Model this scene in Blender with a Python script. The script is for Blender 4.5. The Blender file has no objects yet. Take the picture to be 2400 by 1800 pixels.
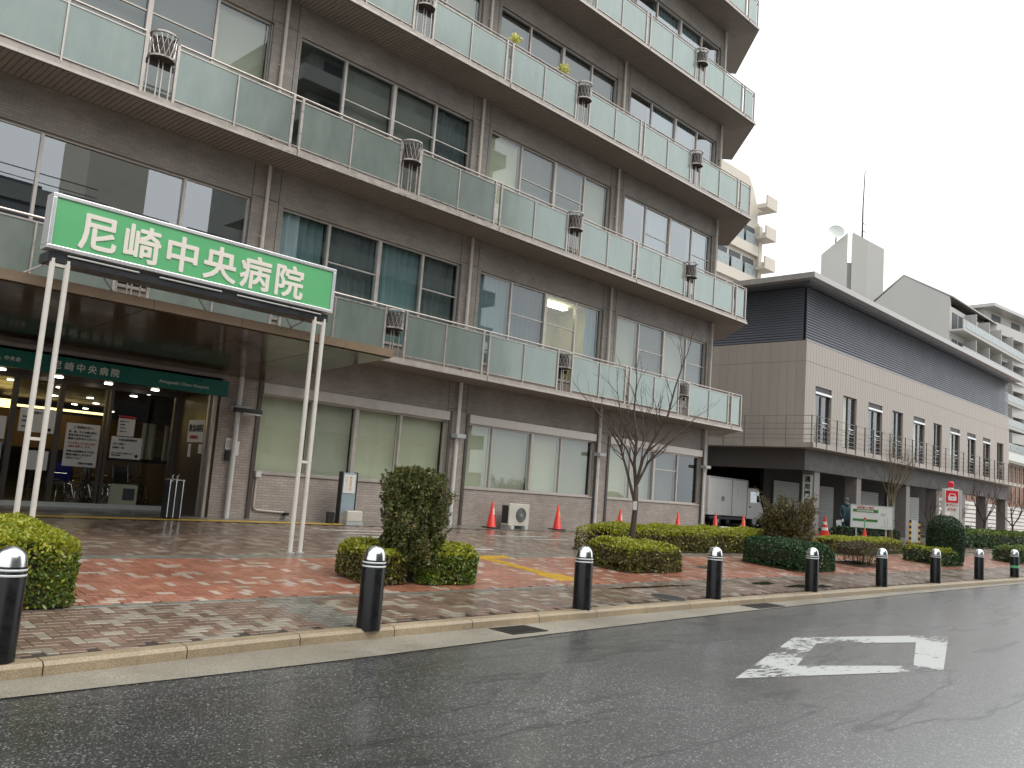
import bpy, bmesh, math, random
import numpy as np
from mathutils import Vector, Matrix
random.seed(7)
RN = random.Random(11)
D = bpy.data
SC = bpy.context.scene
C = SC.collection
PI = math.pi

# ------------------------------------------------------------------ camera
YAW, PITCH, ROLL = 0.78782946, 0.12092502, 0.0761263
fwd = Vector((math.sin(YAW)*math.cos(PITCH), math.cos(YAW)*math.cos(PITCH), math.sin(PITCH)))
rgt = Vector((math.cos(YAW), -math.sin(YAW), 0))
upv = rgt.cross(fwd)
r2 = rgt*math.cos(ROLL) + upv*math.sin(ROLL)
u2 = -rgt*math.sin(ROLL) + upv*math.cos(ROLL)
cd = D.cameras.new('camera'); cam = D.objects.new('camera', cd); C.objects.link(cam)
m = Matrix((( r2.x, u2.x, -fwd.x), (r2.y, u2.y, -fwd.y), (r2.z, u2.z, -fwd.z))).to_4x4()
m.translation = Vector((0, 0, 1.57))
cam.matrix_world = m
cd.sensor_width = 36; cd.lens = 2007.6/2400*36; cd.clip_start = .05; cd.clip_end = 3000
SC.camera = cam

# ------------------------------------------------------------------ sky, sun, exposure
SUN_EL, SUN_ROT = math.radians(52), math.radians(150)
W = D.worlds.new('World'); SC.world = W; W.use_nodes = True
nt = W.node_tree; nt.nodes.clear()
sky = nt.nodes.new('ShaderNodeTexSky'); sky.sky_type = 'NISHITA'; sky.sun_disc = False
sky.sun_elevation = SUN_EL; sky.sun_rotation = SUN_ROT
sky.air_density = 1.5; sky.dust_density = 5; sky.ozone_density = 1
hs = nt.nodes.new('ShaderNodeHueSaturation'); hs.inputs['Saturation'].default_value = .10
mx = nt.nodes.new('ShaderNodeMix'); mx.data_type = 'RGBA'
mx.inputs[0].default_value = .80                      # an even cloud layer over the sky
mx.inputs[7].default_value = (9.6, 9.95, 10.15, 1)
bg = nt.nodes.new('ShaderNodeBackground'); bg.inputs[1].default_value = .125
wo = nt.nodes.new('ShaderNodeOutputWorld')
nt.links.new(sky.outputs[0], hs.inputs['Color']); nt.links.new(hs.outputs[0], mx.inputs[6])
nt.links.new(mx.outputs[2], bg.inputs[0]); nt.links.new(bg.outputs[0], wo.inputs[0])
sl = D.lights.new('sun', 'SUN'); sl.energy = .9; sl.angle = math.radians(25); sl.color = (1, .95, .88)
so = D.objects.new('sun', sl); C.objects.link(so)
# from the sky azimuth used by the Sky Texture (rotation measured from +Y, clockwise)
sd = Vector((math.sin(SUN_ROT)*math.cos(SUN_EL), math.cos(SUN_ROT)*math.cos(SUN_EL), math.sin(SUN_EL)))
so.rotation_euler = sd.to_track_quat('Z', 'Y').to_euler()
SC.view_settings.view_transform = 'Standard'; SC.view_settings.look = 'None'
SC.view_settings.exposure = 0.45; SC.view_settings.gamma = 1; SC.view_settings.use_curve_mapping = False
SC.render.engine = 'CYCLES'
SC.cycles.max_bounces = 7; SC.cycles.transparent_max_bounces = 12

# ------------------------------------------------------------------ materials
def new_mat(name):
    mt = D.materials.new(name); mt.use_nodes = True
    n = mt.node_tree.nodes; l = mt.node_tree.links
    return mt, n, l, n['Principled BSDF']
def setb(b, col=None, r=None, me=None, sp=None, em=None, es=None):
    if col is not None: b.inputs['Base Color'].default_value = (*col, 1)
    if r is not None: b.inputs['Roughness'].default_value = r
    if me is not None: b.inputs['Metallic'].default_value = me
    if sp is not None: b.inputs['Specular IOR Level'].default_value = sp
    if em is not None:
        b.inputs['Emission Color'].default_value = (*em, 1); b.inputs['Emission Strength'].default_value = es
def noise(n, l, scale, detail=4, rough=.6, vec=None):
    t = n.new('ShaderNodeTexNoise'); t.inputs['Scale'].default_value = scale
    t.inputs['Detail'].default_value = detail; t.inputs['Roughness'].default_value = rough
    if vec is not None: l.new(vec, t.inputs['Vector'])
    return t
def ramp(n, l, fac, stops):
    r = n.new('ShaderNodeValToRGB'); e = r.color_ramp.elements
    while len(e) < len(stops): e.new(.5)
    for i, (p, c) in enumerate(stops):
        e[i].position = p; e[i].color = (c, c, c, 1) if isinstance(c, (int, float)) else (*c, 1)
    l.new(fac, r.inputs[0]); return r
def wpos(n):
    g = n.new('ShaderNodeNewGeometry'); return g.outputs['Position']
def mul(c, k): return tuple(min(1, v*k) for v in c)
def plain(name, col, r=.5, me=0, var=.12, scale=3, bump=0, bscale=60, sp=None, stretch=None):
    """paint, metal, plaster ...: base colour with soft wear, roughness variation and fine relief"""
    mt, n, l, b = new_mat(name)
    setb(b, col, r, me, sp)
    p = wpos(n)
    if stretch:
        mp = n.new('ShaderNodeMapping'); mp.inputs['Scale'].default_value = stretch; l.new(p, mp.inputs[0]); pv = mp.outputs[0]
    else: pv = p
    t = noise(n, l, scale, 6, .65, pv)
    rr = ramp(n, l, t.outputs[0], [(.3, mul(col, 1-var)), (.72, mul(col, 1+var))])
    l.new(rr.outputs[0], b.inputs['Base Color'])
    r3 = ramp(n, l, t.outputs[0], [(.3, max(0, r-.1)), (.7, min(1, r+.1))]); l.new(r3.outputs[0], b.inputs['Roughness'])
    if bump:
        t2 = noise(n, l, bscale, 3, .6, p); bu = n.new('ShaderNodeBump')
        bu.inputs['Strength'].default_value = bump; bu.inputs['Distance'].default_value = .01
        l.new(t2.outputs[0], bu.inputs['Height']); l.new(bu.outputs[0], b.inputs['Normal'])
    return mt
def emit(name, col, s):
    mt, n, l, b = new_mat(name); setb(b, col, .5, em=col, es=s); return mt
def tile_mat(name, c1, c2, mortar, bw, bh, r=.55):
    mt, n, l, b = new_mat(name)
    g = n.new('ShaderNodeNewGeometry'); s = n.new('ShaderNodeSeparateXYZ'); l.new(g.outputs['Position'], s.inputs[0])
    ad = n.new('ShaderNodeMath'); ad.operation = 'ADD'; l.new(s.outputs[0], ad.inputs[0]); l.new(s.outputs[1], ad.inputs[1])
    cb = n.new('ShaderNodeCombineXYZ'); l.new(ad.outputs[0], cb.inputs[0]); l.new(s.outputs[2], cb.inputs[1])
    t = n.new('ShaderNodeTexBrick'); l.new(cb.outputs[0], t.inputs['Vector'])
    t.inputs['Color1'].default_value = (*c1, 1); t.inputs['Color2'].default_value = (*c2, 1); t.inputs['Mortar'].default_value = (*mortar, 1)
    t.inputs['Scale'].default_value = 1; t.inputs['Mortar Size'].default_value = .006; t.inputs['Brick Width'].default_value = bw; t.inputs['Row Height'].default_value = bh
    t.inputs['Bias'].default_value = -.1
    nz = noise(n, l, 1.1, 7, .68, g.outputs['Position'])
    rp = ramp(n, l, nz.outputs[0], [(.28, .74), (.75, 1.2)])
    mm = n.new('ShaderNodeMix'); mm.data_type = 'RGBA'; mm.blend_type = 'MULTIPLY'; mm.inputs[0].default_value = 1
    l.new(t.outputs[0], mm.inputs[6]); l.new(rp.outputs[0], mm.inputs[7]); l.new(mm.outputs[2], b.inputs['Base Color'])
    b.inputs['Roughness'].default_value = r
    bu = n.new('ShaderNodeBump'); bu.invert = True; bu.inputs['Strength'].default_value = .5; bu.inputs['Distance'].default_value = .004
    l.new(t.outputs['Fac'], bu.inputs['Height']); l.new(bu.outputs[0], b.inputs['Normal'])
    return mt
def island(name, cols, r0, r1, bump=.15, wet=True, sp=.5):
    """pavers: each piece takes its own shade; rain leaves shinier patches"""
    mt, n, l, b = new_mat(name)
    g = n.new('ShaderNodeNewGeometry'); oi = n.new('ShaderNodeObjectInfo')
    a = n.new('ShaderNodeMath'); a.operation = 'ADD'; l.new(g.outputs['Random Per Island'], a.inputs[0]); l.new(oi.outputs['Random'], a.inputs[1])
    f = n.new('ShaderNodeMath'); f.operation = 'FRACT'; l.new(a.outputs[0], f.inputs[0])
    k = len(cols)-1
    rp = ramp(n, l, f.outputs[0], [(i/k, c) for i, c in enumerate(cols)])
    gn = noise(n, l, 90, 3, .7, g.outputs['Position']); rg = ramp(n, l, gn.outputs[0], [(.3, .78), (.7, 1.15)])
    bn = noise(n, l, .8, 5, .6, g.outputs['Position']); rb = ramp(n, l, bn.outputs[0], [(.35, .86), (.65, 1.08)])
    m1 = n.new('ShaderNodeMix'); m1.data_type = 'RGBA'; m1.blend_type = 'MULTIPLY'; m1.inputs[0].default_value = 1
    m2 = n.new('ShaderNodeMix'); m2.data_type = 'RGBA'; m2.blend_type = 'MULTIPLY'; m2.inputs[0].default_value = 1
    l.new(rp.outputs[0], m1.inputs[6]); l.new(rg.outputs[0], m1.inputs[7]); l.new(m1.outputs[2], m2.inputs[6]); l.new(rb.outputs[0], m2.inputs[7])
    l.new(m2.outputs[2], b.inputs['Base Color'])
    rr = ramp(n, l, bn.outputs[0], [(.36, r0), (.62, r1)]); l.new(rr.outputs[0], b.inputs['Roughness'])
    b.inputs['Specular IOR Level'].default_value = sp; b.inputs['Coat Weight'].default_value = .45; b.inputs['Coat Roughness'].default_value = .22
    bu = n.new('ShaderNodeBump'); bu.inputs['Strength'].default_value = bump; bu.inputs['Distance'].default_value = .004
    l.new(gn.outputs[0], bu.inputs['Height']); l.new(bu.outputs[0], b.inputs['Normal'])
    return mt
def leafmat(name, cols, r=.38):
    mt, n, l, b = new_mat(name)
    g = n.new('ShaderNodeNewGeometry'); k = len(cols)-1
    rp = ramp(n, l, g.outputs['Random Per Island'], [(i/k, c) for i, c in enumerate(cols)])
    l.new(rp.outputs[0], b.inputs['Base Color']); b.inputs['Roughness'].default_value = r
    tr = n.new('ShaderNodeBsdfTranslucent'); l.new(rp.outputs[0], tr.inputs[0])
    ms = n.new('ShaderNodeMixShader'); ms.inputs[0].default_value = .28
    l.new(b.outputs[0], ms.inputs[1]); l.new(tr.outputs[0], ms.inputs[2]); l.new(ms.outputs[0], n['Material Output'].inputs[0])
    return mt
def glass(name, tint=(.84, .88, .84), base=.10, gain=.6, rough=.015, wav=0):
    mt, n, l, b = new_mat(name); n.remove(b)
    lw = n.new('ShaderNodeLayerWeight'); lw.inputs[0].default_value = .5
    p = n.new('ShaderNodeMath'); p.operation = 'POWER'; p.inputs[1].default_value = 3.2; l.new(lw.outputs['Facing'], p.inputs[0])
    ma = n.new('ShaderNodeMath'); ma.operation = 'MULTIPLY_ADD'; ma.inputs[1].default_value = gain; ma.inputs[2].default_value = base; ma.use_clamp = True
    l.new(p.outputs[0], ma.inputs[0])
    t = n.new('ShaderNodeBsdfTransparent'); t.inputs[0].default_value = (*tint, 1)
    g = n.new('ShaderNodeBsdfGlossy'); g.inputs['Roughness'].default_value = rough; g.inputs[0].default_value = (.93, .97, 1, 1)
    if wav:
        nz = noise(n, l, .7, 1, .5, wpos(n)); bu = n.new('ShaderNodeBump'); bu.inputs['Strength'].default_value = wav; bu.inputs['Distance'].default_value = .05
        l.new(nz.outputs[0], bu.inputs['Height']); l.new(bu.outputs[0], g.inputs['Normal'])
    ms = n.new('ShaderNodeMixShader'); l.new(ma.outputs[0], ms.inputs[0]); l.new(t.outputs[0], ms.inputs[1]); l.new(g.outputs[0], ms.inputs[2])
    l.new(ms.outputs[0], n['Material Output'].inputs[0]); return mt
def frosted(name):
    mt, n, l, b = new_mat(name)
    p = wpos(n); mq = n.new('ShaderNodeMapping'); mq.inputs['Scale'].default_value = (1.6, 1.6, .6); l.new(p, mq.inputs[0]); nz = noise(n, l, 1.1, 6, .7, mq.outputs[0])
    rp = ramp(n, l, nz.outputs[0], [(.3, (.11, .138, .12)), (.7, (.18, .213, .188))]); l.new(rp.outputs[0], b.inputs['Base Color'])
    setb(b, r=.32)
    lw = n.new('ShaderNodeLayerWeight'); lw.inputs[0].default_value = .5
    pw = n.new('ShaderNodeMath'); pw.operation = 'POWER'; pw.inputs[1].default_value = 2.6; l.new(lw.outputs['Facing'], pw.inputs[0])
    ma = n.new('ShaderNodeMath'); ma.operation = 'MULTIPLY_ADD'; ma.inputs[1].default_value = .50; ma.inputs[2].default_value = .11; ma.use_clamp = True; l.new(pw.outputs[0], ma.inputs[0])
    g = n.new('ShaderNodeBsdfGlossy'); g.inputs['Roughness'].default_value = .15; g.inputs[0].default_value = (.78, .92, .88, 1)
    ms = n.new('ShaderNodeMixShader'); l.new(ma.outputs[0], ms.inputs[0]); l.new(b.outputs[0], ms.inputs[1]); l.new(g.outputs[0], ms.inputs[2])
    l.new(ms.outputs[0], n['Material Output'].inputs[0]); return mt
def asphalt():
    mt, n, l, b = new_mat('wet_asphalt'); p = wpos(n)
    v = n.new('ShaderNodeTexVoronoi'); v.inputs['Scale'].default_value = 88; l.new(p, v.inputs['Vector'])
    agg = ramp(n, l, v.outputs['Color'], [(.0, .018), (.5, .035), (.74, .06), (.82, .22), (1, .55)])
    bn = noise(n, l, .35, 6, .62, p); rb = ramp(n, l, bn.outputs[0], [(.33, .65), (.66, 1.2)])
    mm = n.new('ShaderNodeMix'); mm.data_type = 'RGBA'; mm.blend_type = 'MULTIPLY'; mm.inputs[0].default_value = 1
    l.new(agg.outputs[0], mm.inputs[6]); l.new(rb.outputs[0], mm.inputs[7])
    # hairline cracks and dark seams along the road
    mc = n.new('ShaderNodeMapping'); mc.inputs['Scale'].default_value = (.10, .55, 1); mc.inputs['Rotation'].default_value = (0, 0, .12); l.new(p, mc.inputs[0])
    cn = noise(n, l, 1.3, 8, .55, mc.outputs[0]); sb = n.new('ShaderNodeMath'); sb.operation = 'SUBTRACT'; sb.inputs[1].default_value = .5; l.new(cn.outputs[0], sb.inputs[0])
    ab = n.new('ShaderNodeMath'); ab.operation = 'ABSOLUTE'; l.new(sb.outputs[0], ab.inputs[0]); rc = ramp(n, l, ab.outputs[0], [(.0, .35), (.010, 1)])
    m2 = n.new('ShaderNodeMix'); m2.data_type = 'RGBA'; m2.blend_type = 'MULTIPLY'; m2.inputs[0].default_value = .8; l.new(mm.outputs[2], m2.inputs[6]); l.new(rc.outputs[0], m2.inputs[7]); l.new(m2.outputs[2], b.inputs['Base Color'])
    cw = n.new('ShaderNodeMath'); cw.operation = 'MULTIPLY'; cw.inputs[1].default_value = .95; l.new(rc.outputs[0], cw.inputs[0]); l.new(cw.outputs[0], b.inputs['Coat Weight'])
    # long wheel tracks along the road, wetter and smoother
    mp = n.new('ShaderNodeMapping'); mp.inputs['Scale'].default_value = (.03, .9, 1); l.new(p, mp.inputs[0])
    tn = noise(n, l, 1.6, 5, .6, mp.outputs[0])
    ad = n.new('ShaderNodeMath'); ad.operation = 'ADD'; l.new(tn.outputs[0], ad.inputs[0]); l.new(bn.outputs[0], ad.inputs[1])
    rr = ramp(n, l, ad.outputs[0], [(.42, .30), (.60, .50)]); 
    hf = n.new('ShaderNodeMath'); hf.operation = 'MULTIPLY'; hf.inputs[1].default_value = .5; l.new(ad.outputs[0], hf.inputs[0]); l.new(hf.outputs[0], rr.inputs[0])
    l.new(rr.outputs[0], b.inputs['Roughness'])
    b.inputs['Specular IOR Level'].default_value = 1.0
    b.inputs['Coat Weight'].default_value = .95; b.inputs['Coat Roughness'].default_value = .23; b.inputs['Coat IOR'].default_value = 1.85
    bu = n.new('ShaderNodeBump'); bu.inputs['Strength'].default_value = .6; bu.inputs['Distance'].default_value = .006
    l.new(v.outputs['Distance'], bu.inputs['Height']); l.new(bu.outputs[0], b.inputs['Normal'])
    return mt
def speckle(name, c1, c2, scale=120, r=.5, bump=.4, big=.25):
    mt, n, l, b = new_mat(name); p = wpos(n)
    v = n.new('ShaderNodeTexVoronoi'); v.inputs['Scale'].default_value = scale; l.new(p, v.inputs['Vector'])
    rp = ramp(n, l, v.outputs['Color'], [(.1, c1), (.9, c2)])
    bn = noise(n, l, .9, 6, .65, p); rb = ramp(n, l, bn.outputs[0], [(.3, 1-big), (.7, 1+big*.6)])
    mm = n.new('ShaderNodeMix'); mm.data_type = 'RGBA'; mm.blend_type = 'MULTIPLY'; mm.inputs[0].default_value = 1
    l.new(rp.outputs[0], mm.inputs[6]); l.new(rb.outputs[0], mm.inputs[7]); l.new(mm.outputs[2], b.inputs['Base Color'])
    rr = ramp(n, l, bn.outputs[0], [(.35, r-.15), (.65, r+.15)]); l.new(rr.outputs[0], b.inputs['Roughness'])
    bu = n.new('ShaderNodeBump'); bu.inputs['Strength'].default_value = bump; bu.inputs['Distance'].default_value = .004
    l.new(v.outputs['Distance'], bu.inputs['Height']); l.new(bu.outputs[0], b.inputs['Normal'])
    return mt
def worn_paint():
    """white thermoplastic worn through to the asphalt in cracks and patches"""
    mt, n, l, b = new_mat('worn_white_paint'); p = wpos(n); setb(b, (.50, .51, .49), .45)
    mp = n.new('ShaderNodeMapping'); mp.inputs['Scale'].default_value = (.55, 1.5, 1); l.new(p, mp.inputs[0])
    a = noise(n, l, 9, 9, .78, mp.outputs[0]); c = noise(n, l, .9, 3, .6, p)
    ad = n.new('ShaderNodeMath'); ad.operation = 'ADD'; l.new(a.outputs[0], ad.inputs[0]); l.new(c.outputs[0], ad.inputs[1])
    hf = n.new('ShaderNodeMath'); hf.operation = 'MULTIPLY'; hf.inputs[1].default_value = .5; l.new(ad.outputs[0], hf.inputs[0])
    al = ramp(n, l, hf.outputs[0], [(.44, 0), (.49, 1)])
    t = n.new('ShaderNodeBsdfTransparent'); ms = n.new('ShaderNodeMixShader')
    l.new(al.outputs[0], ms.inputs[0]); l.new(t.outputs[0], ms.inputs[1]); l.new(b.outputs[0], ms.inputs[2]); l.new(ms.outputs[0], n['Material Output'].inputs[0])
    return mt

M = {}
M['tile'] = tile_mat('brown_facade_tile', (.24, .212, .184), (.29, .257, .224), (.20, .176, .153), .205, .058)
M['tile_low'] = tile_mat('lower_wall_tile', (.34, .285, .25), (.41, .35, .305), (.24, .21, .185), .205, .058)
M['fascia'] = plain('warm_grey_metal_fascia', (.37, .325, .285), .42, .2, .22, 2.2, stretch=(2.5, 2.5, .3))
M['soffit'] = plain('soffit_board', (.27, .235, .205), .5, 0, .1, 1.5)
M['groove'] = plain('dark_joint', (.05, .043, .038), .7)
M['frame'] = plain('aluminium_frame', (.50, .455, .415), .38, .45, .1, 4)
M['framedark'] = plain('dark_bronze_frame', (.10, .086, .075), .4, .3)
M['rail'] = plain('handrail_metal', (.46, .42, .385), .33, .6, .12, 5)
M['glass'] = glass('window_glass')
M['glassdoor'] = glass('door_glass', (.9, .93, .9), .04, .5)
M['mirror'] = glass('coated_window_glass', (.55, .63, .62), .24, .6, .008)
M['frost'] = frosted('frosted_balcony_glass')
M['room'] = plain('dim_room_colour', (.10, .105, .10), .8)  # dimness of the rooms is put into this dark wall colour
M['blind'] = plain('pale_roller_blind', (.44, .44, .36), .75, 0, .06, .8)
M['blindlow'] = plain('cream_roller_blind', (.60, .60, .46), .7, 0, .08, .6, stretch=(.4, 1, 2.5))
M['curtain'] = plain('teal_curtain', (.165, .265, .285), .85, 0, .2, 14, stretch=(1, 1, .05))
M['curtaindark'] = plain('dark_slate_curtain', (.10, .125, .135), .85, 0, .2, 14, stretch=(1, 1, .05))
M['curtainlight'] = plain('light_blue_lace', (.42, .53, .60), .8, 0, .12, 14, stretch=(1, 1, .05))
M['screen'] = plain('insect_screen', (.17, .175, .165), .8)
M['yellowroom'] = plain('cream_room_wall', (.55, .50, .26), .8)
M['pipe'] = plain('cream_drain_pipe', (.50, .45, .39), .45, 0, .1, 3)
M['pipew'] = plain('pale_grey_drain_pipe', (.62, .60, .58), .4, 0, .08, 3)
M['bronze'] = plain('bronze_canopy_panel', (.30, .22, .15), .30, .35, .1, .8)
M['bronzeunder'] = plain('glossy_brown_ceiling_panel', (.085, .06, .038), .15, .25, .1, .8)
M['green'] = plain('sign_green', (.13, .46, .20), .35, 0, .05, 1)
M['letter'] = plain('cream_lettering', (.80, .74, .66), .5, 0, .03)
M['alu'] = plain('brushed_aluminium', (.72, .72, .73), .30, .55, .04, 1.5)
M['dark'] = plain('dark_metal', (.03, .032, .035), .4, .3)
M['postw'] = plain('cream_painted_post', (.66, .63, .57), .4, 0, .07, 5)
M['teal'] = plain('dark_teal_sign', (.010, .115, .088), .3, 0, .06, 1)
M['tealtext'] = plain('pale_sign_text', (.66, .66, .6), .5)
M['white'] = plain('white_paper', (.66, .65, .62), .6, 0, .03)
M['ink'] = plain('black_ink', (.02, .02, .02), .6, 0, .01)
M['redink'] = plain('red_ink', (.45, .04, .04), .6, 0, .02)
M['wood'] = plain('dark_wood_panel', (.055, .034, .02), .35, 0, .25, 2, stretch=(1, 1, .1))
M['orange'] = plain('warm_orange_wall', (.20, .11, .03), .6)
M['floor'] = plain('polished_floor', (.13, .12, .11), .2, 0, .12, 1)
M['lamp'] = emit('lamp_light', (1, .93, .78), 9)
M['tube'] = emit('white_tube_light', (1, 1, .92), 9)
M['asphalt'] = asphalt()
M['concrete'] = speckle('gutter_concrete', (.19, .17, .135), (.38, .345, .28), 130, .5)
M['kerb'] = speckle('kerb_stone_granite', (.25, .185, .11), (.46, .37, .25), 150, .45)
M['mortar'] = plain('dark_paver_joint', (.045, .038, .032), .7, 0, .2, 20)
M['pv_brown'] = island('brown_paver', [(.15, .096, .07), (.23, .15, .11), (.18, .125, .092), (.27, .175, .13)], .18, .5)
M['pv_light'] = island('beige_paver', [(.30, .26, .205), (.37, .32, .255), (.27, .235, .185)], .2, .5)
M['pv_red'] = island('terracotta_paver', [(.34, .135, .083), (.41, .175, .108), (.31, .125, .08), (.45, .205, .135)], .25, .55)
M['pv_pink'] = island('pale_pink_paver', [(.48, .36, .28), (.55, .44, .36), (.43, .34, .28)], .25, .55)
M['pv_grey'] = island('grey_paver', [(.19, .18, .15), (.24, .225, .19), (.17, .16, .135)], .2, .5)
M['yellow'] = plain('tactile_yellow', (.58, .37, .05), .5, 0, .15, 8)
M['paint'] = worn_paint()
M['whiteline'] = plain('white_line_paint', (.62, .61, .57), .5, 0, .2, 9)
M['iron'] = plain('cast_iron_cover', (.045, .045, .045), .42, .5, .3, 30, bump=.6, bscale=40)
M['soil'] = plain('dark_soil', (.06, .036, .024), .85, 0, .4, 25, bump=.8)
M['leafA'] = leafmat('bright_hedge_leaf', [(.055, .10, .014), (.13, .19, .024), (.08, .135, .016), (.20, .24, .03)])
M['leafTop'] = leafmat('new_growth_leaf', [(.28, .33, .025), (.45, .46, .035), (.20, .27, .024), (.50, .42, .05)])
M['leafB'] = leafmat('dull_olive_leaf', [(.075, .085, .018), (.14, .145, .03), (.16, .11, .036), (.10, .12, .024)])
M['leafD'] = leafmat('dark_evergreen_leaf', [(.010, .030, .010), (.022, .052, .015), (.015, .038, .014), (.035, .065, .02)])
M['leafG'] = leafmat('deep_green_leaf', [(.018, .055, .016), (.035, .09, .026), (.025, .07, .02), (.05, .11, .03)])
M['leafR'] = leafmat('reddish_shoot', [(.13, .075, .04), (.09, .06, .035), (.08, .075, .025)])
M['leafO'] = leafmat('conifer_foliage', [(.07, .095, .022), (.13, .155, .034), (.21, .15, .055), (.085, .12, .028), (.17, .19, .045)])
M['twig'] = plain('twig_bark', (.045, .032, .024), .8)
M['bark'] = plain('dark_bark', (.075, .048, .040), .75, 0, .3, 12, bump=.6, bscale=30)
M['barky'] = plain('mossy_bark', (.13, .105, .055), .8, 0, .35, 8, bump=.6, bscale=30)
M['bollard'] = plain('glossy_black_paint', (.010, .010, .011), .30, 0, .5, 9, sp=.32)
M['steel'] = plain('polished_steel_cap', (.78, .78, .78), .2, 1, .06, 4)
M['reflect'] = plain('white_reflective_band', (.72, .73, .73), .35, .2)
M['cone'] = plain('red_cone_plastic', (.72, .035, .018), .42, 0, .06, 6)
M['conew'] = plain('cone_white_band', (.75, .72, .66), .4)
M['coney'] = plain('cone_yellow_band', (.75, .42, .05), .4)
M['ac'] = plain('cream_appliance_paint', (.56, .53, .46), .45, 0, .08, 4)
M['grille'] = plain('dark_grille', (.045, .045, .045), .5, .3)
M['bluegrey'] = plain('blue_grey_panel', (.26, .32, .35), .4, 0, .08)
M['annex'] = plain('ribbed_greige_cladding', (.39, .345, .305), .5, .1, .07, .5, stretch=(3, 3, .2))
M['annexjoint'] = plain('cladding_joint', (.29, .262, .245), .6)
M['louvre'] = plain('dark_slate_louvre', (.125, .135, .16), .4, .2, .08, .6)
M['roofedge'] = plain('grey_roof_edge', (.42, .40, .385), .38, .4)
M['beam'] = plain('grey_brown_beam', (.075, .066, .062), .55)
M['pillar'] = plain('grey_pillar', (.22, .198, .185), .55)
M['truck'] = plain('truck_white_paint', (.68, .68, .65), .35, 0, .05, 2)
M['rubber'] = plain('black_rubber', (.015, .015, .015), .7)
M['navy'] = plain('navy_teal_raincoat', (.012, .045, .058), .45, 0, .25, 10)
M['navyd'] = plain('dark_navy_trousers', (.010, .014, .035), .6, 0, .25, 10)
M['skin'] = plain('skin', (.42, .26, .19), .5, 0, .05)
M['glove'] = plain('white_glove', (.75, .75, .74), .6)
M['capm'] = plain('grey_blue_cap', (.06, .075, .10), .6)
M['signw'] = plain('sign_white', (.58, .60, .57), .4, 0, .05)
M['signg'] = plain('sign_green_bar', (.045, .17, .045), .4)
M['red'] = plain('sign_red', (.62, .015, .03), .35, 0, .04)
M['grey'] = plain('light_grey_paint', (.42, .43, .43), .4)
M['tower'] = plain('pale_concrete', (.43, .42, .40), .7, 0, .07, .15, stretch=(1, 1, .3))
M['cream'] = plain('cream_concrete', (.56, .515, .445), .7, 0, .06, .2)
M['farwin'] = glass('far_window_glass', (.25, .32, .35), .3, .4)
M['fardark'] = plain('far_dark_recess', (.06, .065, .075), .6)
M['farglass'] = plain('pale_blue_balcony_glass', (.27, .31, .32), .3)
M['slate'] = plain('slate_roof', (.15, .155, .175), .5, 0, .12, 1)
M['brick'] = plain('red_brown_wall', (.26, .145, .105), .7, 0, .1, 1)
M['fence'] = plain('white_fence_slat', (.60, .60, .57), .5, 0, .08, 2)
M['oppos'] = plain('grey_green_concrete', (.25, .26, .235), .7, 0, .1, .4)
M['blossom'] = plain('yellow_blossom', (.75, .72, .12), .5)

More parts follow.
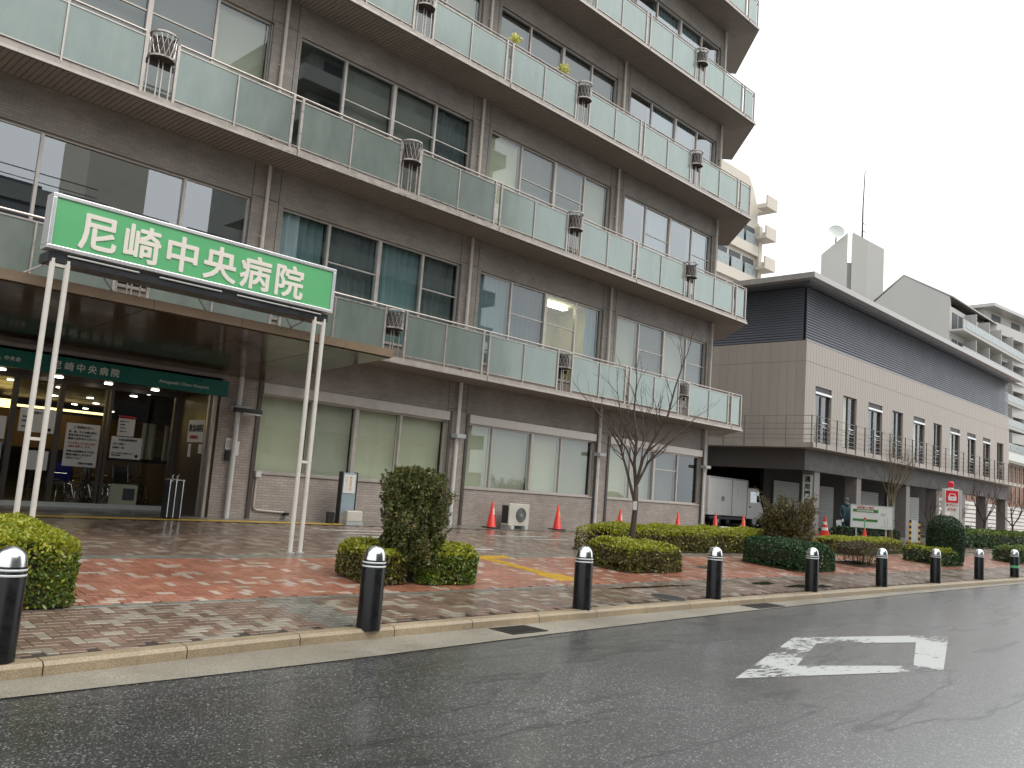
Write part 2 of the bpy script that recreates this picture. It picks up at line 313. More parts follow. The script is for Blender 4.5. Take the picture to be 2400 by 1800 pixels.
# ------------------------------------------------------------------ mesh builder
class MB:
    def __init__(s): s.v = []; s.f = []; s.m = []
    def quad(s, a, b, c, d, m=0):
        i = len(s.v); s.v += [a, b, c, d]; s.f.append((i, i+1, i+2, i+3)); s.m.append(m)
    def tri(s, a, b, c, m=0):
        i = len(s.v); s.v += [a, b, c]; s.f.append((i, i+1, i+2)); s.m.append(m)
    def box(s, x0, x1, y0, y1, z0, z1, m=0):
        if x0 > x1: x0, x1 = x1, x0
        if y0 > y1: y0, y1 = y1, y0
        if z0 > z1: z0, z1 = z1, z0
        i = len(s.v)
        s.v += [(x0, y0, z0), (x1, y0, z0), (x1, y1, z0), (x0, y1, z0), (x0, y0, z1), (x1, y0, z1), (x1, y1, z1), (x0, y1, z1)]
        s.f += [(i, i+3, i+2, i+1), (i+4, i+5, i+6, i+7), (i, i+1, i+5, i+4), (i+1, i+2, i+6, i+5), (i+2, i+3, i+7, i+6), (i+3, i, i+4, i+7)]
        s.m += [m]*6; return s
    def obox(s, c, ax, ay, az, m=0):
        c, ax, ay, az = map(Vector, (c, ax, ay, az)); i = len(s.v)
        for k in (-1, 1):
            for (a, b) in ((-1, -1), (1, -1), (1, 1), (-1, 1)): s.v.append(tuple(c+ax*a+ay*b+az*k))
        s.f += [(i, i+3, i+2, i+1), (i+4, i+5, i+6, i+7), (i, i+1, i+5, i+4), (i+1, i+2, i+6, i+5), (i+2, i+3, i+7, i+6), (i+3, i, i+4, i+7)]
        s.m += [m]*6; return s
    def prism(s, poly, z0, z1, m=0):
        n = len(poly); i = len(s.v)
        s.v += [(x, y, z0) for x, y in poly] + [(x, y, z1) for x, y in poly]
        s.f.append(tuple(range(i+n-1, i-1, -1))); s.f.append(tuple(range(i+n, i+2*n))); s.m += [m, m]
        for k in range(n):
            j = (k+1) % n; s.f.append((i+k, i+j, i+n+j, i+n+k)); s.m.append(m)
        return s
    def ext(s, poly, axis, a, b, m=0):
        """extrude a 2D outline along an axis: 'y' -> poly in (x,z), 'x' -> poly in (y,z)"""
        n = len(poly); i = len(s.v)
        for t in (a, b):
            for p, q in poly: s.v.append((p, t, q) if axis == 'y' else (t, p, q))
        s.f.append(tuple(range(i, i+n))); s.f.append(tuple(range(i+2*n-1, i+n-1, -1))); s.m += [m, m]
        for k in range(n):
            j = (k+1) % n; s.f.append((i+k, i+n+k, i+n+j, i+j)); s.m.append(m)
        return s
    def rev(s, prof, n=20, c=(0, 0, 0), m=0, a0=0, a1=2*PI):
        """surface of revolution about the vertical through c; prof = [(radius, z, mat)]"""
        full = abs(a1-a0-2*PI) < 1e-6; k = n if full else n+1; i0 = len(s.v)
        for p in prof:
            for a in range(k):
                t = a0+(a1-a0)*a/n; s.v.append((c[0]+p[0]*math.cos(t), c[1]+p[0]*math.sin(t), c[2]+p[1]))
        for j in range(len(prof)-1):
            mm = prof[j+1][2] if len(prof[j+1]) > 2 else m
            for a in range(n):
                b = (a+1) % k
                s.f.append((i0+j*k+a, i0+j*k+b, i0+(j+1)*k+b, i0+(j+1)*k+a)); s.m.append(mm)
        return s
    def tube(s, pts, rad, n=6, m=0, cap=True):
        pts = [Vector(p) for p in pts]; L = len(pts)
        if isinstance(rad, (int, float)): rad = [rad]*L
        i0 = len(s.v); ref = Vector((0, 0, 1))
        for j, p in enumerate(pts):
            d = (pts[min(j+1, L-1)]-pts[max(j-1, 0)]).normalized()
            a = ref if abs(d.z) < .9 else Vector((1, 0, 0))
            u = d.cross(a).normalized(); w = d.cross(u)
            for k in range(n):
                t = 2*PI*k/n; s.v.append(tuple(p+u*(rad[j]*math.cos(t))+w*(rad[j]*math.sin(t))))
        for j in range(L-1):
            for k in range(n):
                q = (k+1) % n; s.f.append((i0+j*n+k, i0+j*n+q, i0+(j+1)*n+q, i0+(j+1)*n+k)); s.m.append(m)
        if cap and n > 3:
            s.f.append(tuple(range(i0+n-1, i0-1, -1))); s.f.append(tuple(range(i0+(L-1)*n, i0+L*n))); s.m += [m, m]
        return s
    def mesh(s, name, mats, org=(0, 0, 0), smooth=False):
        me = D.meshes.new(name)
        v = np.array(s.v, dtype=float)
        if len(v): v -= np.array(org)
        me.from_pydata(v.tolist(), [], s.f)
        for mt in (mats if isinstance(mats, (list, tuple)) else [mats]): me.materials.append(M[mt] if isinstance(mt, str) else mt)
        if any(s.m): me.polygons.foreach_set('material_index', s.m)
        if smooth: me.polygons.foreach_set('use_smooth', [True]*len(me.polygons))
        me.update(); return me
def put(name, me, parent=None, loc=(0, 0, 0), rz=0, kind=None):
    o = D.objects.new(name, me); C.objects.link(o); o.location = loc; o.rotation_euler = (0, 0, rz)
    if parent: o.parent = parent
    if kind: o['kind'] = kind
    return o
def ob(name, mb, mats, parent=None, org=(0, 0, 0), kind=None, smooth=False, bevel=0):
    o = put(name, mb.mesh(name, mats, org, smooth), parent, (0, 0, 0) if (parent or org == (0, 0, 0)) else org, 0, kind)
    if bevel:
        b = o.modifiers.new('bevel', 'BEVEL'); b.width = bevel; b.segments = 2; b.limit_method = 'ANGLE'
    return o
def tag(o, label, cat, group=None):
    o['label'] = label; o['category'] = cat
    if group: o['group'] = group
    return o
def thing(name, label, cat, loc=(0, 0, 0), rz=0, group=None):
    o = D.objects.new(name, None); C.objects.link(o); o.location = loc; o.rotation_euler = (0, 0, rz); o.empty_display_size = .2
    return tag(o, label, cat, group)
def copy_thing(src, loc, rz, label, group=None):
    r = src.copy(); C.objects.link(r); r.location = loc; r.rotation_euler = (0, 0, rz); r['label'] = label
    if group: r['group'] = group
    for ch in list(src.children):
        c = ch.copy(); C.objects.link(c); c.parent = r
        for g in list(ch.children):
            d = g.copy(); C.objects.link(d); d.parent = c
    return r
def bx(x0, x1, y0, y1, z0, z1): return MB().box(x0, x1, y0, y1, z0, z1)
def text(name, txt, size, mat, parent, loc, rot=(PI/2, 0, 0), ext=.004, align='LEFT', weight=0, sx=1, spacing=1, bevel=0):
    cu = D.curves.new(name, 'FONT'); cu.body = txt; cu.size = size; cu.extrude = ext; cu.align_x = align; cu.offset = 0
    cu.space_character = spacing; cu.resolution_u = 3; cu.bevel_depth = bevel
    t = D.objects.new(name+'_t', cu); C.objects.link(t)
    bpy.context.view_layer.update()
    dg = bpy.context.evaluated_depsgraph_get()
    me = D.meshes.new_from_object(t.evaluated_get(dg)); D.objects.remove(t); D.curves.remove(cu)
    if weight:                                   # thicker strokes: the same glyphs repeated a hair apart, each at its own depth
        v = np.array([q.co[:] for q in me.vertices]); f = [tuple(p.vertices) for p in me.polygons]; V, Fc = [], []
        for k in range(9):
            a = 2*PI*k/8; dxy = (0, 0) if k == 8 else (weight*math.cos(a), weight*math.sin(a))
            V.append(v+np.array([dxy[0], dxy[1], .00045*(k+1)])); Fc += [tuple(i+k*len(v) for i in p) for p in f]
        D.meshes.remove(me); me = D.meshes.new(name); me.from_pydata(np.concatenate(V).tolist(), [], Fc)
    me.materials.clear(); me.materials.append(M[mat])
    o = put(name, me, parent, loc); o.rotation_euler = rot; o.scale = (sx, 1, 1)
    return o
def gz(y):
    if y < 7.7: return 0.
    if y < 12.1: return .0636*(y-7.7)
    if y < 17: return .28+.0449*(y-12.1)
    return .5
# ================================================================== ground, road, kerb, pavement
def sheet(name, prof, x0, x1, mat, parent=None, kind='structure', step=None):
    """strip following profile [(y,z)] between x0 and x1"""
    mb = MB(); xs = [x0, x1] if not step else list(np.arange(x0, x1, step))+[x1]
    for a, b in zip(xs[:-1], xs[1:]):
        for (y0, z0), (y1, z1) in zip(prof[:-1], prof[1:]): mb.quad((a, y0, z0), (b, y0, z0), (b, y1, z1), (a, y1, z1))
    return ob(name, mb, mat, parent, kind=kind)
sheet('ground', [(-900, -.30), (-12.2, -.30)], -900, 1500, 'concrete')
sheet('ground', [(17.0, .47), (1500, .47)], -900, 1500, 'pv_grey')
sheet('road', [(-11, -.12), (7.55, -.12)], -200, 400, 'asphalt')
sheet('pavement', [(-22, .02), (-11, .02), (-11, -.3)], -200, 400, 'concrete')
kx = [-30, -3, 2.1, 4.5, 7.5, 12.6, 20, 30, 60, 140]
kf = [4.2, 6.75, 7.12, 7.40, 7.52, 7.60, 7.60, 7.52, 7.45, 7.4]      # kerb face
gi = [3.9, 6.35, 6.66, 6.70, 6.90, 7.13, 7.30, 7.30, 7.25, 7.2]      # gutter edge
def kfy(x): return float(np.interp(x, kx, kf))
def giy(x): return float(np.interp(x, kx, gi))
mb = MB()
xs = list(np.arange(-12, 60, 1.0))
for a, b in zip(xs[:-1], xs[1:]): mb.quad((a, giy(a), -.113), (b, giy(b), -.113), (b, kfy(b)+.05, -.108), (a, kfy(a)+.05, -.108))
ob('gutter', mb, 'concrete', kind='structure')
kerb = ob('kerb', MB().box(-12, -11.99, 5.5, 5.52, -.3, -.25), 'kerb', kind='structure')
x = -12.0; i = 0
while x < 62:
    L = 1.2 if x < 30 else 2.4; b = x+L-.012
    ya, yb = kfy(x), kfy(b); h = .0
    me = MB(); d = .16
    pr_ = lambda X, Y: [(X, Y, -.2), (X, Y-.0, -.035), (X, Y+.03, -.004), (X, Y+d, 0.0), (X, Y+d, -.2)]
    A, B = pr_(x, ya), pr_(b, yb)
    for k in range(5): me.quad(A[k], B[k], B[(k+1) % 5], A[(k+1) % 5])
    n0 = len(me.v); me.v += A+B; me.f += [tuple(range(n0+4, n0-1, -1)), tuple(range(n0+5, n0+10))]; me.m += [0, 0]
    ob('kerb_stone', me, 'kerb', kerb); x += L
PROF = [(7.2, -.014), (7.7, -.014), (12.1, .266), (17, .486)]
pav = MB()
for a, b in zip(xs[:-1], xs[1:]):
    ya, yb = kfy(a)+.16, kfy(b)+.16
    P = [(None, -.014)] + PROF[1:]
    A = [(a, ya, -.014), (a, max(7.75, ya+.02), -.014), (a, 12.1, .266), (a, 17.0, .486)]
    B = [(b, yb, -.014), (b, max(7.75, yb+.02), -.014), (b, 12.1, .266), (b, 17.0, .486)]
    for k in range(3): pav.quad(A[k], B[k], B[k+1], A[k+1])
pavement = ob('pavement', pav, 'mortar', kind='structure')
sheet('pavement', [(7.4, -.03), (7.7, -.02), (12.1, .26), (17.0, .48)], 58.9, 400, 'pv_pink')
# ---- pavers in herringbone: the 300 that show largest are objects, the rest one joined part per colour
PW = .104; G = .006
def shade(X, Y):
    r = RN.random()
    if Y < 9.0:
        if 5.28 < X < 5.85: return 'pv_grey'
        return 'pv_light' if r < .22 else 'pv_brown'
    if Y < 11.72: return 'pv_pink' if r < .16 else 'pv_red'
    return 'pv_light' if r < .22 else 'pv_brown'
cand = []
for i in range(-110, 500):
    for j in range(0, 95):
        k = (i-j) % 4
        if k not in (0, 3): continue
        X, Y = i*PW, 6.9+j*PW
        w, d = (2*PW, PW) if k == 0 else (PW, 2*PW)
        xc, yc = X+w/2, Y+d/2
        if X < 0 and yc < 9: pass
        if xc > 52 or xc < -11: continue
        if Y < kfy(xc)+.162 or yc+d/2 > 16.2: continue
        ya, yb = yc-d/2, yc+d/2; skip = False
        for a, b in [(9.0, 9.12), (11.72, 12.02)]:           # bricks are cut along the border courses
            if ya < a < yb: yb = a
            elif ya < b < yb: ya = b
            elif a <= ya and yb <= b: skip = True
        if skip or yb-ya < .025: continue
        yc, d = (ya+yb)/2, yb-ya
        cand.append((xc, yc, w-G, round(d-G, 3), shade(xc, yc)))
for yb0, n_ in ((9.0, 1), (11.72, 2)):                       # grey border courses
    for q in range(n_):
        for i in range(-50, 240):
            cand.append((i*2*PW+PW, yb0+.06+q*.15, 2*PW-G, .12-G if n_ == 1 else .14, 'pv_grey'))
def inview(X, Y):
    p = Vector((X, Y, gz(Y)-1.57)); w = p.dot(fwd); 
    if w < 1: return None
    u, v = p.dot(r2)/w*2007.6, p.dot(u2)/w*2007.6
    return w if (abs(u) < 1190 and abs(v) < 890) else None
def bollard_near(X, Y): return any((X-a)**2+(Y-b)**2 < .015 for a, b in [(2.21, 7.36), (5.70, 7.56)])
hid = lambda X, Y: (X < 3.1 and Y > 8.95 and Y < 10.6)
sc_ = [(c[0]**2+c[1]**2, n) for n, c in enumerate(cand) if inview(c[0], c[1]) and not hid(c[0], c[1])]
sc_.sort(); near = set(n for _, n in sc_[:300])
pm = {}
def paver_mesh(w, d, mat):
    key = (round(w, 3), round(d, 3), mat)
    if key not in pm:
        b = .005; a, c = w/2, d/2; mb = MB()
        lo = [(-a, -c, -.03), (a, -c, -.03), (a, c, -.03), (-a, c, -.03)]
        mi = [(-a, -c, -b), (a, -c, -b), (a, c, -b), (-a, c, -b)]
        hi = [(-a+b, -c+b, 0), (a-b, -c+b, 0), (a-b, c-b, 0), (-a+b, c-b, 0)]
        mb.v = lo+mi+hi
        mb.f = [(8, 9, 10, 11)] + [(k, (k+1) % 4, 4+(k+1) % 4, 4+k) for k in range(4)] + [(4+k, 4+(k+1) % 4, 8+(k+1) % 4, 8+k) for k in range(4)]
        mb.m = [0]*9; pm[key] = mb.mesh('paver', mat)
    return pm[key]
for n in near:
    X, Y, w, d, s = cand[n]
    o = put('paver', paver_mesh(w, d, s), pavement, (X, Y, gz(Y)+RN.uniform(-.001, .0015)))
    o.rotation_euler = (math.atan((gz(Y+.05)-gz(Y-.05))/.1)+RN.uniform(-.004, .004), RN.uniform(-.005, .005), 0)
rest = {}
for n, (X, Y, w, d, s) in enumerate(cand):
    if n in near: continue
    mb = rest.setdefault(s, MB()); a, c = w/2, d/2; e = RN.uniform(-.001, .0015); i = len(mb.v)
    za, zb = gz(Y-c)+e, gz(Y+c)+e
    mb.v += [(X-a, Y-c, za), (X+a, Y-c, za), (X+a, Y+c, zb), (X-a, Y+c, zb), (X-a, Y-c, za-.02), (X+a, Y-c, za-.02), (X+a, Y+c, zb-.02), (X-a, Y+c, zb-.02)]
    mb.f += [(i, i+1, i+2, i+3), (i+4, i+5, i+1, i), (i+5, i+6, i+2, i+1), (i+6, i+7, i+3, i+2), (i+7, i+4, i, i+3)]; mb.m += [0]*5
for s, mb in rest.items():
    o = ob('paver_field', mb, s, pavement, kind='stuff')
# concrete apron by the wall, yellow guiding line, driveway lines
sheet('apron', [(16.2, .468), (17.0, .504), (19, .504)], -12, 60, 'pv_grey')
sheet('apron', [(16.2, .462), (17, .498)], -12, 27.5, 'floor') if 0 else None
mb = MB()
for a in np.arange(-6, 11.6, .3): mb.box(a, a+.29, 16.30, 16.52, gz(16.4)+.001, gz(16.4)+.012)
tag(ob('guiding_line', mb, 'yellow'), 'thin yellow guiding strip along the foot of the hospital wall', 'tactile strip')
tac = thing('tactile_path', 'yellow tactile paving running across the red bricks beside the round-headed bollards', 'tactile paving', (11.3, 10.6, gz(10.6)))
def tact(cx, cy, dots):
    mb = MB(); s = .145; z = lambda y: gz(y)+.003
    mb.v = [(cx-s, cy-s, z(cy-s)), (cx+s, cy-s, z(cy-s)), (cx+s, cy+s, z(cy+s)), (cx-s, cy+s, z(cy+s)), (cx-s, cy-s, z(cy-s)-.01), (cx+s, cy-s, z(cy-s)-.01), (cx+s, cy+s, z(cy+s)-.01), (cx-s, cy+s, z(cy+s)-.01)]
    mb.f = [(0, 1, 2, 3), (4, 5, 1, 0), (5, 6, 2, 1), (6, 7, 3, 2), (7, 4, 0, 3)]; mb.m = [0]*5
    if dots:
        for a in range(5):
            for b in range(5):
                X, Y = cx-.116+a*.058, cy-.116+b*.058; mb.box(X-.012, X+.012, Y-.012, Y+.012, z(Y), z(Y)+.006)
    else:
        for a in range(4): 
            X = cx-.105+a*.07; i = len(mb.v)
            y0, y1 = cy-.125, cy+.125
            mb.obox((X, cy, z(cy)+.003), (.014, 0, 0), (0, .125, (z(y1)-z(y0))/2), (0, 0, .004))
    o = ob('tactile_tile', mb, 'yellow', tac, org=(11.3, 10.6, gz(10.6)))
for j in range(8):
    y = 9.62+j*.3
    if j in (0, 1): [tact(11.3+k*.3, y, True) for k in (-.5, .5)]
    elif j == 7: [tact(11.3+k*.3, y, True) for k in (0, 1, 2)]
    else: tact(11.3, y, False)
wl = MB()
for (x0, x1, y, w) in [(10.1, 11.9, 15.2, .12), (10.3, 11.3, 14.75, .1), (10.4, 11.5, 14.2, .14), (14.6, 16.6, 14.8, .10), (15.6, 16.8, 14.3, .1), (11.9, 12.5, 12.6, .12)]:
    wl.quad((x0, y, gz(y)+.006), (x1, y-.05, gz(y-.05)+.006), (x1, y-.05+w, gz(y-.05+w)+.006), (x0, y+w, gz(y+w)+.006))
ob('driveway_marking', wl, 'whiteline', kind='structure')
# ---- diamond marking on the road (worn)
O4 = [(7.87, 4.43), (10.75, 3.43), (14.15, 4.45), (11.12, 5.43)]
I4 = [(9.20, 4.44), (10.70, 3.74), (12.72, 4.42), (11.0, 5.05)]
mb = MB()
for k in range(4):
    j = (k+1) % 4; mb.quad((*O4[k], -.116), (*O4[j], -.116), (*I4[j], -.116), (*I4[k], -.116))
ob('road_marking', mb, 'paint', kind='structure')
# ---- rain puddle on the footway
def puddle(cx, cy, rx_, ry_, seed):
    r = random.Random(seed); n_ = 40; P = []
    for k in range(n_):
        a = 2*PI*k/n_; q = 1+.22*math.sin(2*a+seed)+.14*math.sin(5*a+seed*2)+.08*math.sin(9*a); P.append((cx+rx_*q*math.cos(a), cy+ry_*q*math.sin(a)))
    mb = MB(); mb.v = [(x, y, gz(y)+.0035) for x, y in P]; mb.f = [tuple(range(n_))]; mb.m = [0]; ob('puddle', mb, 'puddle', kind='structure')
M['puddle'] = plain('rain_water_film', (.022, .019, .016), .04, 0, .05, 1)
puddle(17.3, 8.15, .75, .17, 3); puddle(16.2, 8.6, .5, .10, 5); puddle(12.6, 8.75, 1.0, .07, 8)
# ---- gratings and covers
def grate(X, Y, lx, ly, label, rz=0):
    t = thing('drain_grate', label, 'drain grate', (X, Y, -.107), rz, 'drain grates in the gutter')
    ob('grate_frame', MB().box(-lx/2, lx/2, -ly/2, -ly/2+.03, -.01, .006).box(-lx/2, lx/2, ly/2-.03, ly/2, -.01, .006).box(-lx/2, -lx/2+.03, -ly/2+.03, ly/2-.03, -.01, .006).box(lx/2-.03, lx/2, -ly/2+.03, ly/2-.03, -.01, .006), 'iron', t)
    mb = MB()
    for a in np.arange(-lx/2+.05, lx/2-.04, .035): mb.box(a, a+.016, -ly/2+.03, ly/2-.03, -.01, .004)
    ob('grate_bars', mb, 'iron', t); ob('sump', MB().box(-lx/2+.03, lx/2-.03, -ly/2+.03, ly/2-.03, -.012, -.008), 'groove', t)
grate(7.72, 7.25, .62, .40, 'dark iron drain grate in the gutter right of the nearest whole bollard', .02)
grate(13.95, 7.38, .9, .36, 'longer dark drain grate further along the gutter toward the right')
def cover(X, Y, r, label, n=28):
    t = thing('manhole_cover', label, 'manhole cover', (X, Y, gz(Y)), 0)
    o = ob('cover_plate', MB().rev([(0, .006), (r*.93, .006), (r*.93, -.004)], n), 'iron', t)
    ob('cover_ring', MB().rev([(r*.95, -.004), (r*.95, .007), (r, .007), (r, -.004)], n), 'concrete', t)
    sl = math.atan((gz(Y+.1)-gz(Y-.1))/.2); t.rotation_euler = (sl, 0, 0)
cover(11.95, 7.98, .30, 'round manhole cover in the brown paving by the fourth bollard')
cover(16.75, 10.2, .28, 'small dark round cover in the red paving behind the fourth bollard')

# ================================================================== hospital building
HO = (9.0, 17.0, .5)
hosp = thing('hospital_building', 'brown tiled multi-storey hospital with frosted glass balconies on every floor', 'hospital', HO)
def hp(name, mb, mats, parent=None, kind=None, smooth=False, bevel=0):
    return ob(name, mb, mats, parent or hosp, HO, kind, smooth, bevel)
YW = 17.0; TH = .35; XL, XR = -9.0, 27.53
S = [9.40+6.15*i for i in range(-2, 3)]
def wallband(z0, z1, openings, m):
    """one storey of wall with rectangular openings [(x0,x1,za,zb)] sorted by x"""
    mb = MB(); x = XL
    for (a, b, za, zb) in openings:
        if a > x: mb.box(x, a, YW, YW+TH, z0, z1, m)
        if za > z0: mb.box(a, b, YW, YW+TH, z0, za, m)
        if zb < z1: mb.box(a, b, YW, YW+TH, zb, z1, m)
        x = b
    mb.box(x, XR, YW, YW+TH, z0, z1, m); return mb
LV = [(4.27, 4.40, 5.57), (8.24, 8.37, 9.57), (12.22, 12.36, 13.52), (15.95, 16.07, 17.22), (19.77, 19.89, 20.98)]
F1 = [(-5.5, 8.46, .0, 3.06)] + [(S[i], S[i]+5.42, 1.50, 3.45) for i in (2, 3, 4)]
hp('wall', wallband(.2, 3.45, F1, 0), 'tile_low')
hp('wall', wallband(3.45, 4.27, [], 0), 'tile')
WT = [7.43, 11.50, 15.22, 18.98, 22.8]
WB = [4.9, 8.85, 12.85, 16.55, 20.35]
UP = []
for f in range(5):
    ops = []
    for i in range(5):
        a, b = S[i], S[i]+5.44
        if f == 0 and i == 1: a, b = 1.75, 8.62
        if f == 0 and i == 0: a, b = -5.2, 1.15
        ops.append((a, b, WB[f], WT[f]))
    UP.append(ops)
    zlo = LV[f][0]; zhi = LV[f+1][0] if f < 4 else 24.6
    hp('wall', wallband(zlo, zhi, ops, 0), 'tile')
hp('wall', MB().box(XR-TH, XR, YW+TH, 32, .2, 24.6).box(XL, XL+TH, YW+TH, 32, .2, 24.6).box(XL, XR, 32, 32.3, .2, 24.6), 'tile')
hp('roof', MB().box(XL-.1, XR+.1, YW-.1, 32.4, 24.6, 25.1), 'fascia')
# floor slabs inside keep the storeys apart
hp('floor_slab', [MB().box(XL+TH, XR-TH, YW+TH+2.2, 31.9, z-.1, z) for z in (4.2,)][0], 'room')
# dark vertical joints and horizontal string joints
for f in range(-1, 5):
    z0 = 3.46 if f < 0 else LV[f][1]; z1 = LV[f+1][0] if f < 4 else 24.5
    for px_ in (2.80, 8.95, 15.10, 21.25, 27.40):
        for dx in (-.33, .33):
            if px_+dx < XR: hp('wall_joint', bx(px_+dx-.008, px_+dx+.008, YW-.003, YW+.01, z0 if f < 0 else z0+.01, z1-.002), 'groove')
    zt = WT[f] if f >= 0 else 3.47
    for b in (8.95, 15.1, 21.25, 27.4): hp('wall_joint', bx(b-.32, b-.02, YW-.003, YW+.01, zt+.06, zt+.075), 'groove')
    for b in (8.95, 15.1, 21.25): hp('wall_joint', bx(b+.03, b+.32, YW-.003, YW+.01, zt+.06, zt+.075), 'groove')
# ---- rooms, frames, panes, curtains
def wavy(x0, x1, y, z0, z1, n=0, amp=.03):
    mb = MB(); n = n or max(8, int((x1-x0)/.035)); ph = RN.random()*6
    P = [(x0+(x1-x0)*k/n, y+amp*math.sin(k*1.05+ph+.6*math.sin(k*.31))) for k in range(n+1)]
    for (a, ya), (b, yb) in zip(P[:-1], P[1:]): mb.quad((a, ya, z0), (b, yb, z0), (b, yb, z1), (a, ya, z1))
    return mb
def window(x0, x1, z0, z1, mull, states, fm='frame', bars=None, header=0, depth=2.0, box=True):
    """frame is a part of the building; each pane, curtain and the room behind are its sub-parts"""
    mb = MB(); y0, y1 = YW+.07, YW+.15; e = .045
    ztop = z1-header
    mb.box(x0, x0+e, y0, y1, z0, ztop).box(x1-e, x1, y0, y1, z0, ztop).box(x0+e, x1-e, y0, y1, z0, z0+e).box(x0+e, x1-e, y0, y1, ztop-e, ztop)
    mb.box(x0, x1, YW-.03, y0-.001, z0-.035, z0-.002)       # sill
    xs_ = [x0]+mull+[x1]
    for k, q in enumerate(mull):
        h = .05 if (len(mull) == 3 and k == 1) else .028
        mb.box(q-h, q+h, y0-.01, y1, z0+e, ztop-e)
    if header: mb.box(x0, x1, YW-.05, YW+.14, z1-header, z1-.002)
    fr = hp('window', mb, fm)
    for k in range(len(xs_)-1):
        a = xs_[k]+(e if k == 0 else .05 if (len(mull) == 3 and k == 2) else .028); b = xs_[k+1]-(e if k == len(xs_)-2 else .05 if (len(mull) == 3 and k == 1) else .028)
        st = states[k]; yp = YW+.10+(.02 if k % 2 else 0)
        gm = 'mirror' if st in ('mirror', 'lace') else 'glass'
        hp('pane', MB().box(a, b, yp, yp+.006, z0+e, ztop-e), gm, fr) if 0 else None
        q = MB(); q.quad((a, yp, z0+e), (b, yp, z0+e), (b, yp, ztop-e), (a, yp, ztop-e)); hp('pane', q, gm, fr)
        if st in ('screen', 'curtaindark', 'lace', 'lit2', 'blindd'):     # sliding sash with a low rail
            zr = ztop-(ztop-z0)*(.36 if header == 0 else .36)
            hp('sash_bar', MB().box(a, b, yp-.025, yp+.02, zr-.016, zr+.016), fm, fr)
        yc = YW+.26; za, zb = z0+.03, ztop-.02
        if st in ('blind', 'blindd', 'blindl'):
            q = MB(); q.quad((a-.02, yc, za), (b+.02, yc, za), (b+.02, yc, zb), (a-.02, yc, zb))
            hp('blind', q, {'blind': 'blind', 'blindd': 'screen', 'blindl': 'blindlow'}[st], fr)
        elif st == 'screen':
            q = MB(); q.quad((a-.02, yc, za), (b+.02, yc, za), (b+.02, yc, zb), (a-.02, yc, zb)); hp('insect_screen', q, 'screen', fr)
        elif st == 'curtain': hp('curtain', wavy(a-.02, b+.02, yc+.02, za, zb), 'curtain', fr, smooth=True)
        elif st == 'curtaindark': hp('curtain', wavy(a-.02, b+.02, yc+.02, za, zb), 'curtaindark', fr, smooth=True)
        elif st == 'lace': hp('curtain', wavy(a-.02, b+.02, yc+.02, za, zb), 'curtainlight', fr, smooth=True)
        elif st == 'half':
            c = a+(b-a)*.45
            hp('curtain', wavy(a-.02, c, yc, za, zb), 'curtainlight', fr, smooth=True); hp('curtain', wavy(c-.05, b+.02, yc+.07, za, zb), 'curtain', fr, smooth=True)
        elif st == 'lit2': pass
        elif st == 'lit3': hp('curtain', wavy(b-.50, b+.02, yc+.02, za, zb), 'curtain', fr, smooth=True)
    if box:
        q = MB(); ya, yb = YW+.17, YW+depth
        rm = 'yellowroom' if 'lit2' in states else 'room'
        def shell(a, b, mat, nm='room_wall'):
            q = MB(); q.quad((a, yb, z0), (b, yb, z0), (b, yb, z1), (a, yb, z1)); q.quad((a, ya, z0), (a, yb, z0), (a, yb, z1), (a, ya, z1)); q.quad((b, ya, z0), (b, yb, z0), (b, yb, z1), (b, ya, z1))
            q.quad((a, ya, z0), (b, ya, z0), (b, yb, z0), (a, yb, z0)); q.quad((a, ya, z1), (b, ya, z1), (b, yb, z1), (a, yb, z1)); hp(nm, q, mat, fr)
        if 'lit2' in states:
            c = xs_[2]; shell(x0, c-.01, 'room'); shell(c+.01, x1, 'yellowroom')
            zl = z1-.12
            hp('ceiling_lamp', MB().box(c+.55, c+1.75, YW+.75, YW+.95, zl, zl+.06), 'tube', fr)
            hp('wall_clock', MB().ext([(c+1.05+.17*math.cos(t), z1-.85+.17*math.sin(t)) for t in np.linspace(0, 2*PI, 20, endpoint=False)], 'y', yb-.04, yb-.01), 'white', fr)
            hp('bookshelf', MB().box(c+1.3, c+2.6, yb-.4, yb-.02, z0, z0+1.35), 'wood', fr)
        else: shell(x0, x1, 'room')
    return fr
MU = [1.30, 2.78, 4.16]
ST = {(0, 0): ['mirror']*3, (0, 1): ['mirror']*3, (0, 2): ['half', 'curtaindark', 'curtain', 'curtaindark'], (0, 3): ['curtain', 'curtaindark', 'lit2', 'lit3'], (0, 4): ['blind', 'blindd', 'blind', 'blindd'],
      (1, 0): ['screen']*4, (1, 1): ['mirror', 'screen', 'screen', 'blind'], (1, 2): ['mirror', 'screen', 'screen', 'curtaindark'], (1, 3): ['blindl', 'blindd', 'screen', 'blind'], (1, 4): ['mirror', 'lace', 'mirror', 'lace'],
      (2, 2): ['blindd', 'screen', 'screen', 'blind'], (2, 3): ['blindd', 'screen', 'screen', 'blindd'], (2, 4): ['mirror', 'lace', 'lace', 'mirror'],
      (3, 3): ['blind', 'screen', 'blindd', 'screen'], (3, 4): ['mirror', 'lace', 'lace', 'mirror']}
for f in range(5):
    for i in range(5):
        if f >= 2 and i < 1: continue
        a, b, z0, z1 = UP[f][i]
        if f == 0 and i < 2: mull = [4.45, 7.17] if i == 1 else [-2.4, .2]
        else: mull = [a+q for q in MU]
        st = ST.get((f, i), ['screen', 'blindd', 'screen', 'blind'])
        window(a, b, z0, z1, mull, st, fm='frame')
F1S = [['blindl', 'blindd', 'blindl', 'blindl'], ['blindl', 'blindd', 'blindl', 'blindd'], ['blindl', 'blind', 'blindd', 'dark']]
F1M = [[1.34, 2.58, 3.92], [1.0, 2.62, 3.9], [1.26, 2.6, 4.0]]
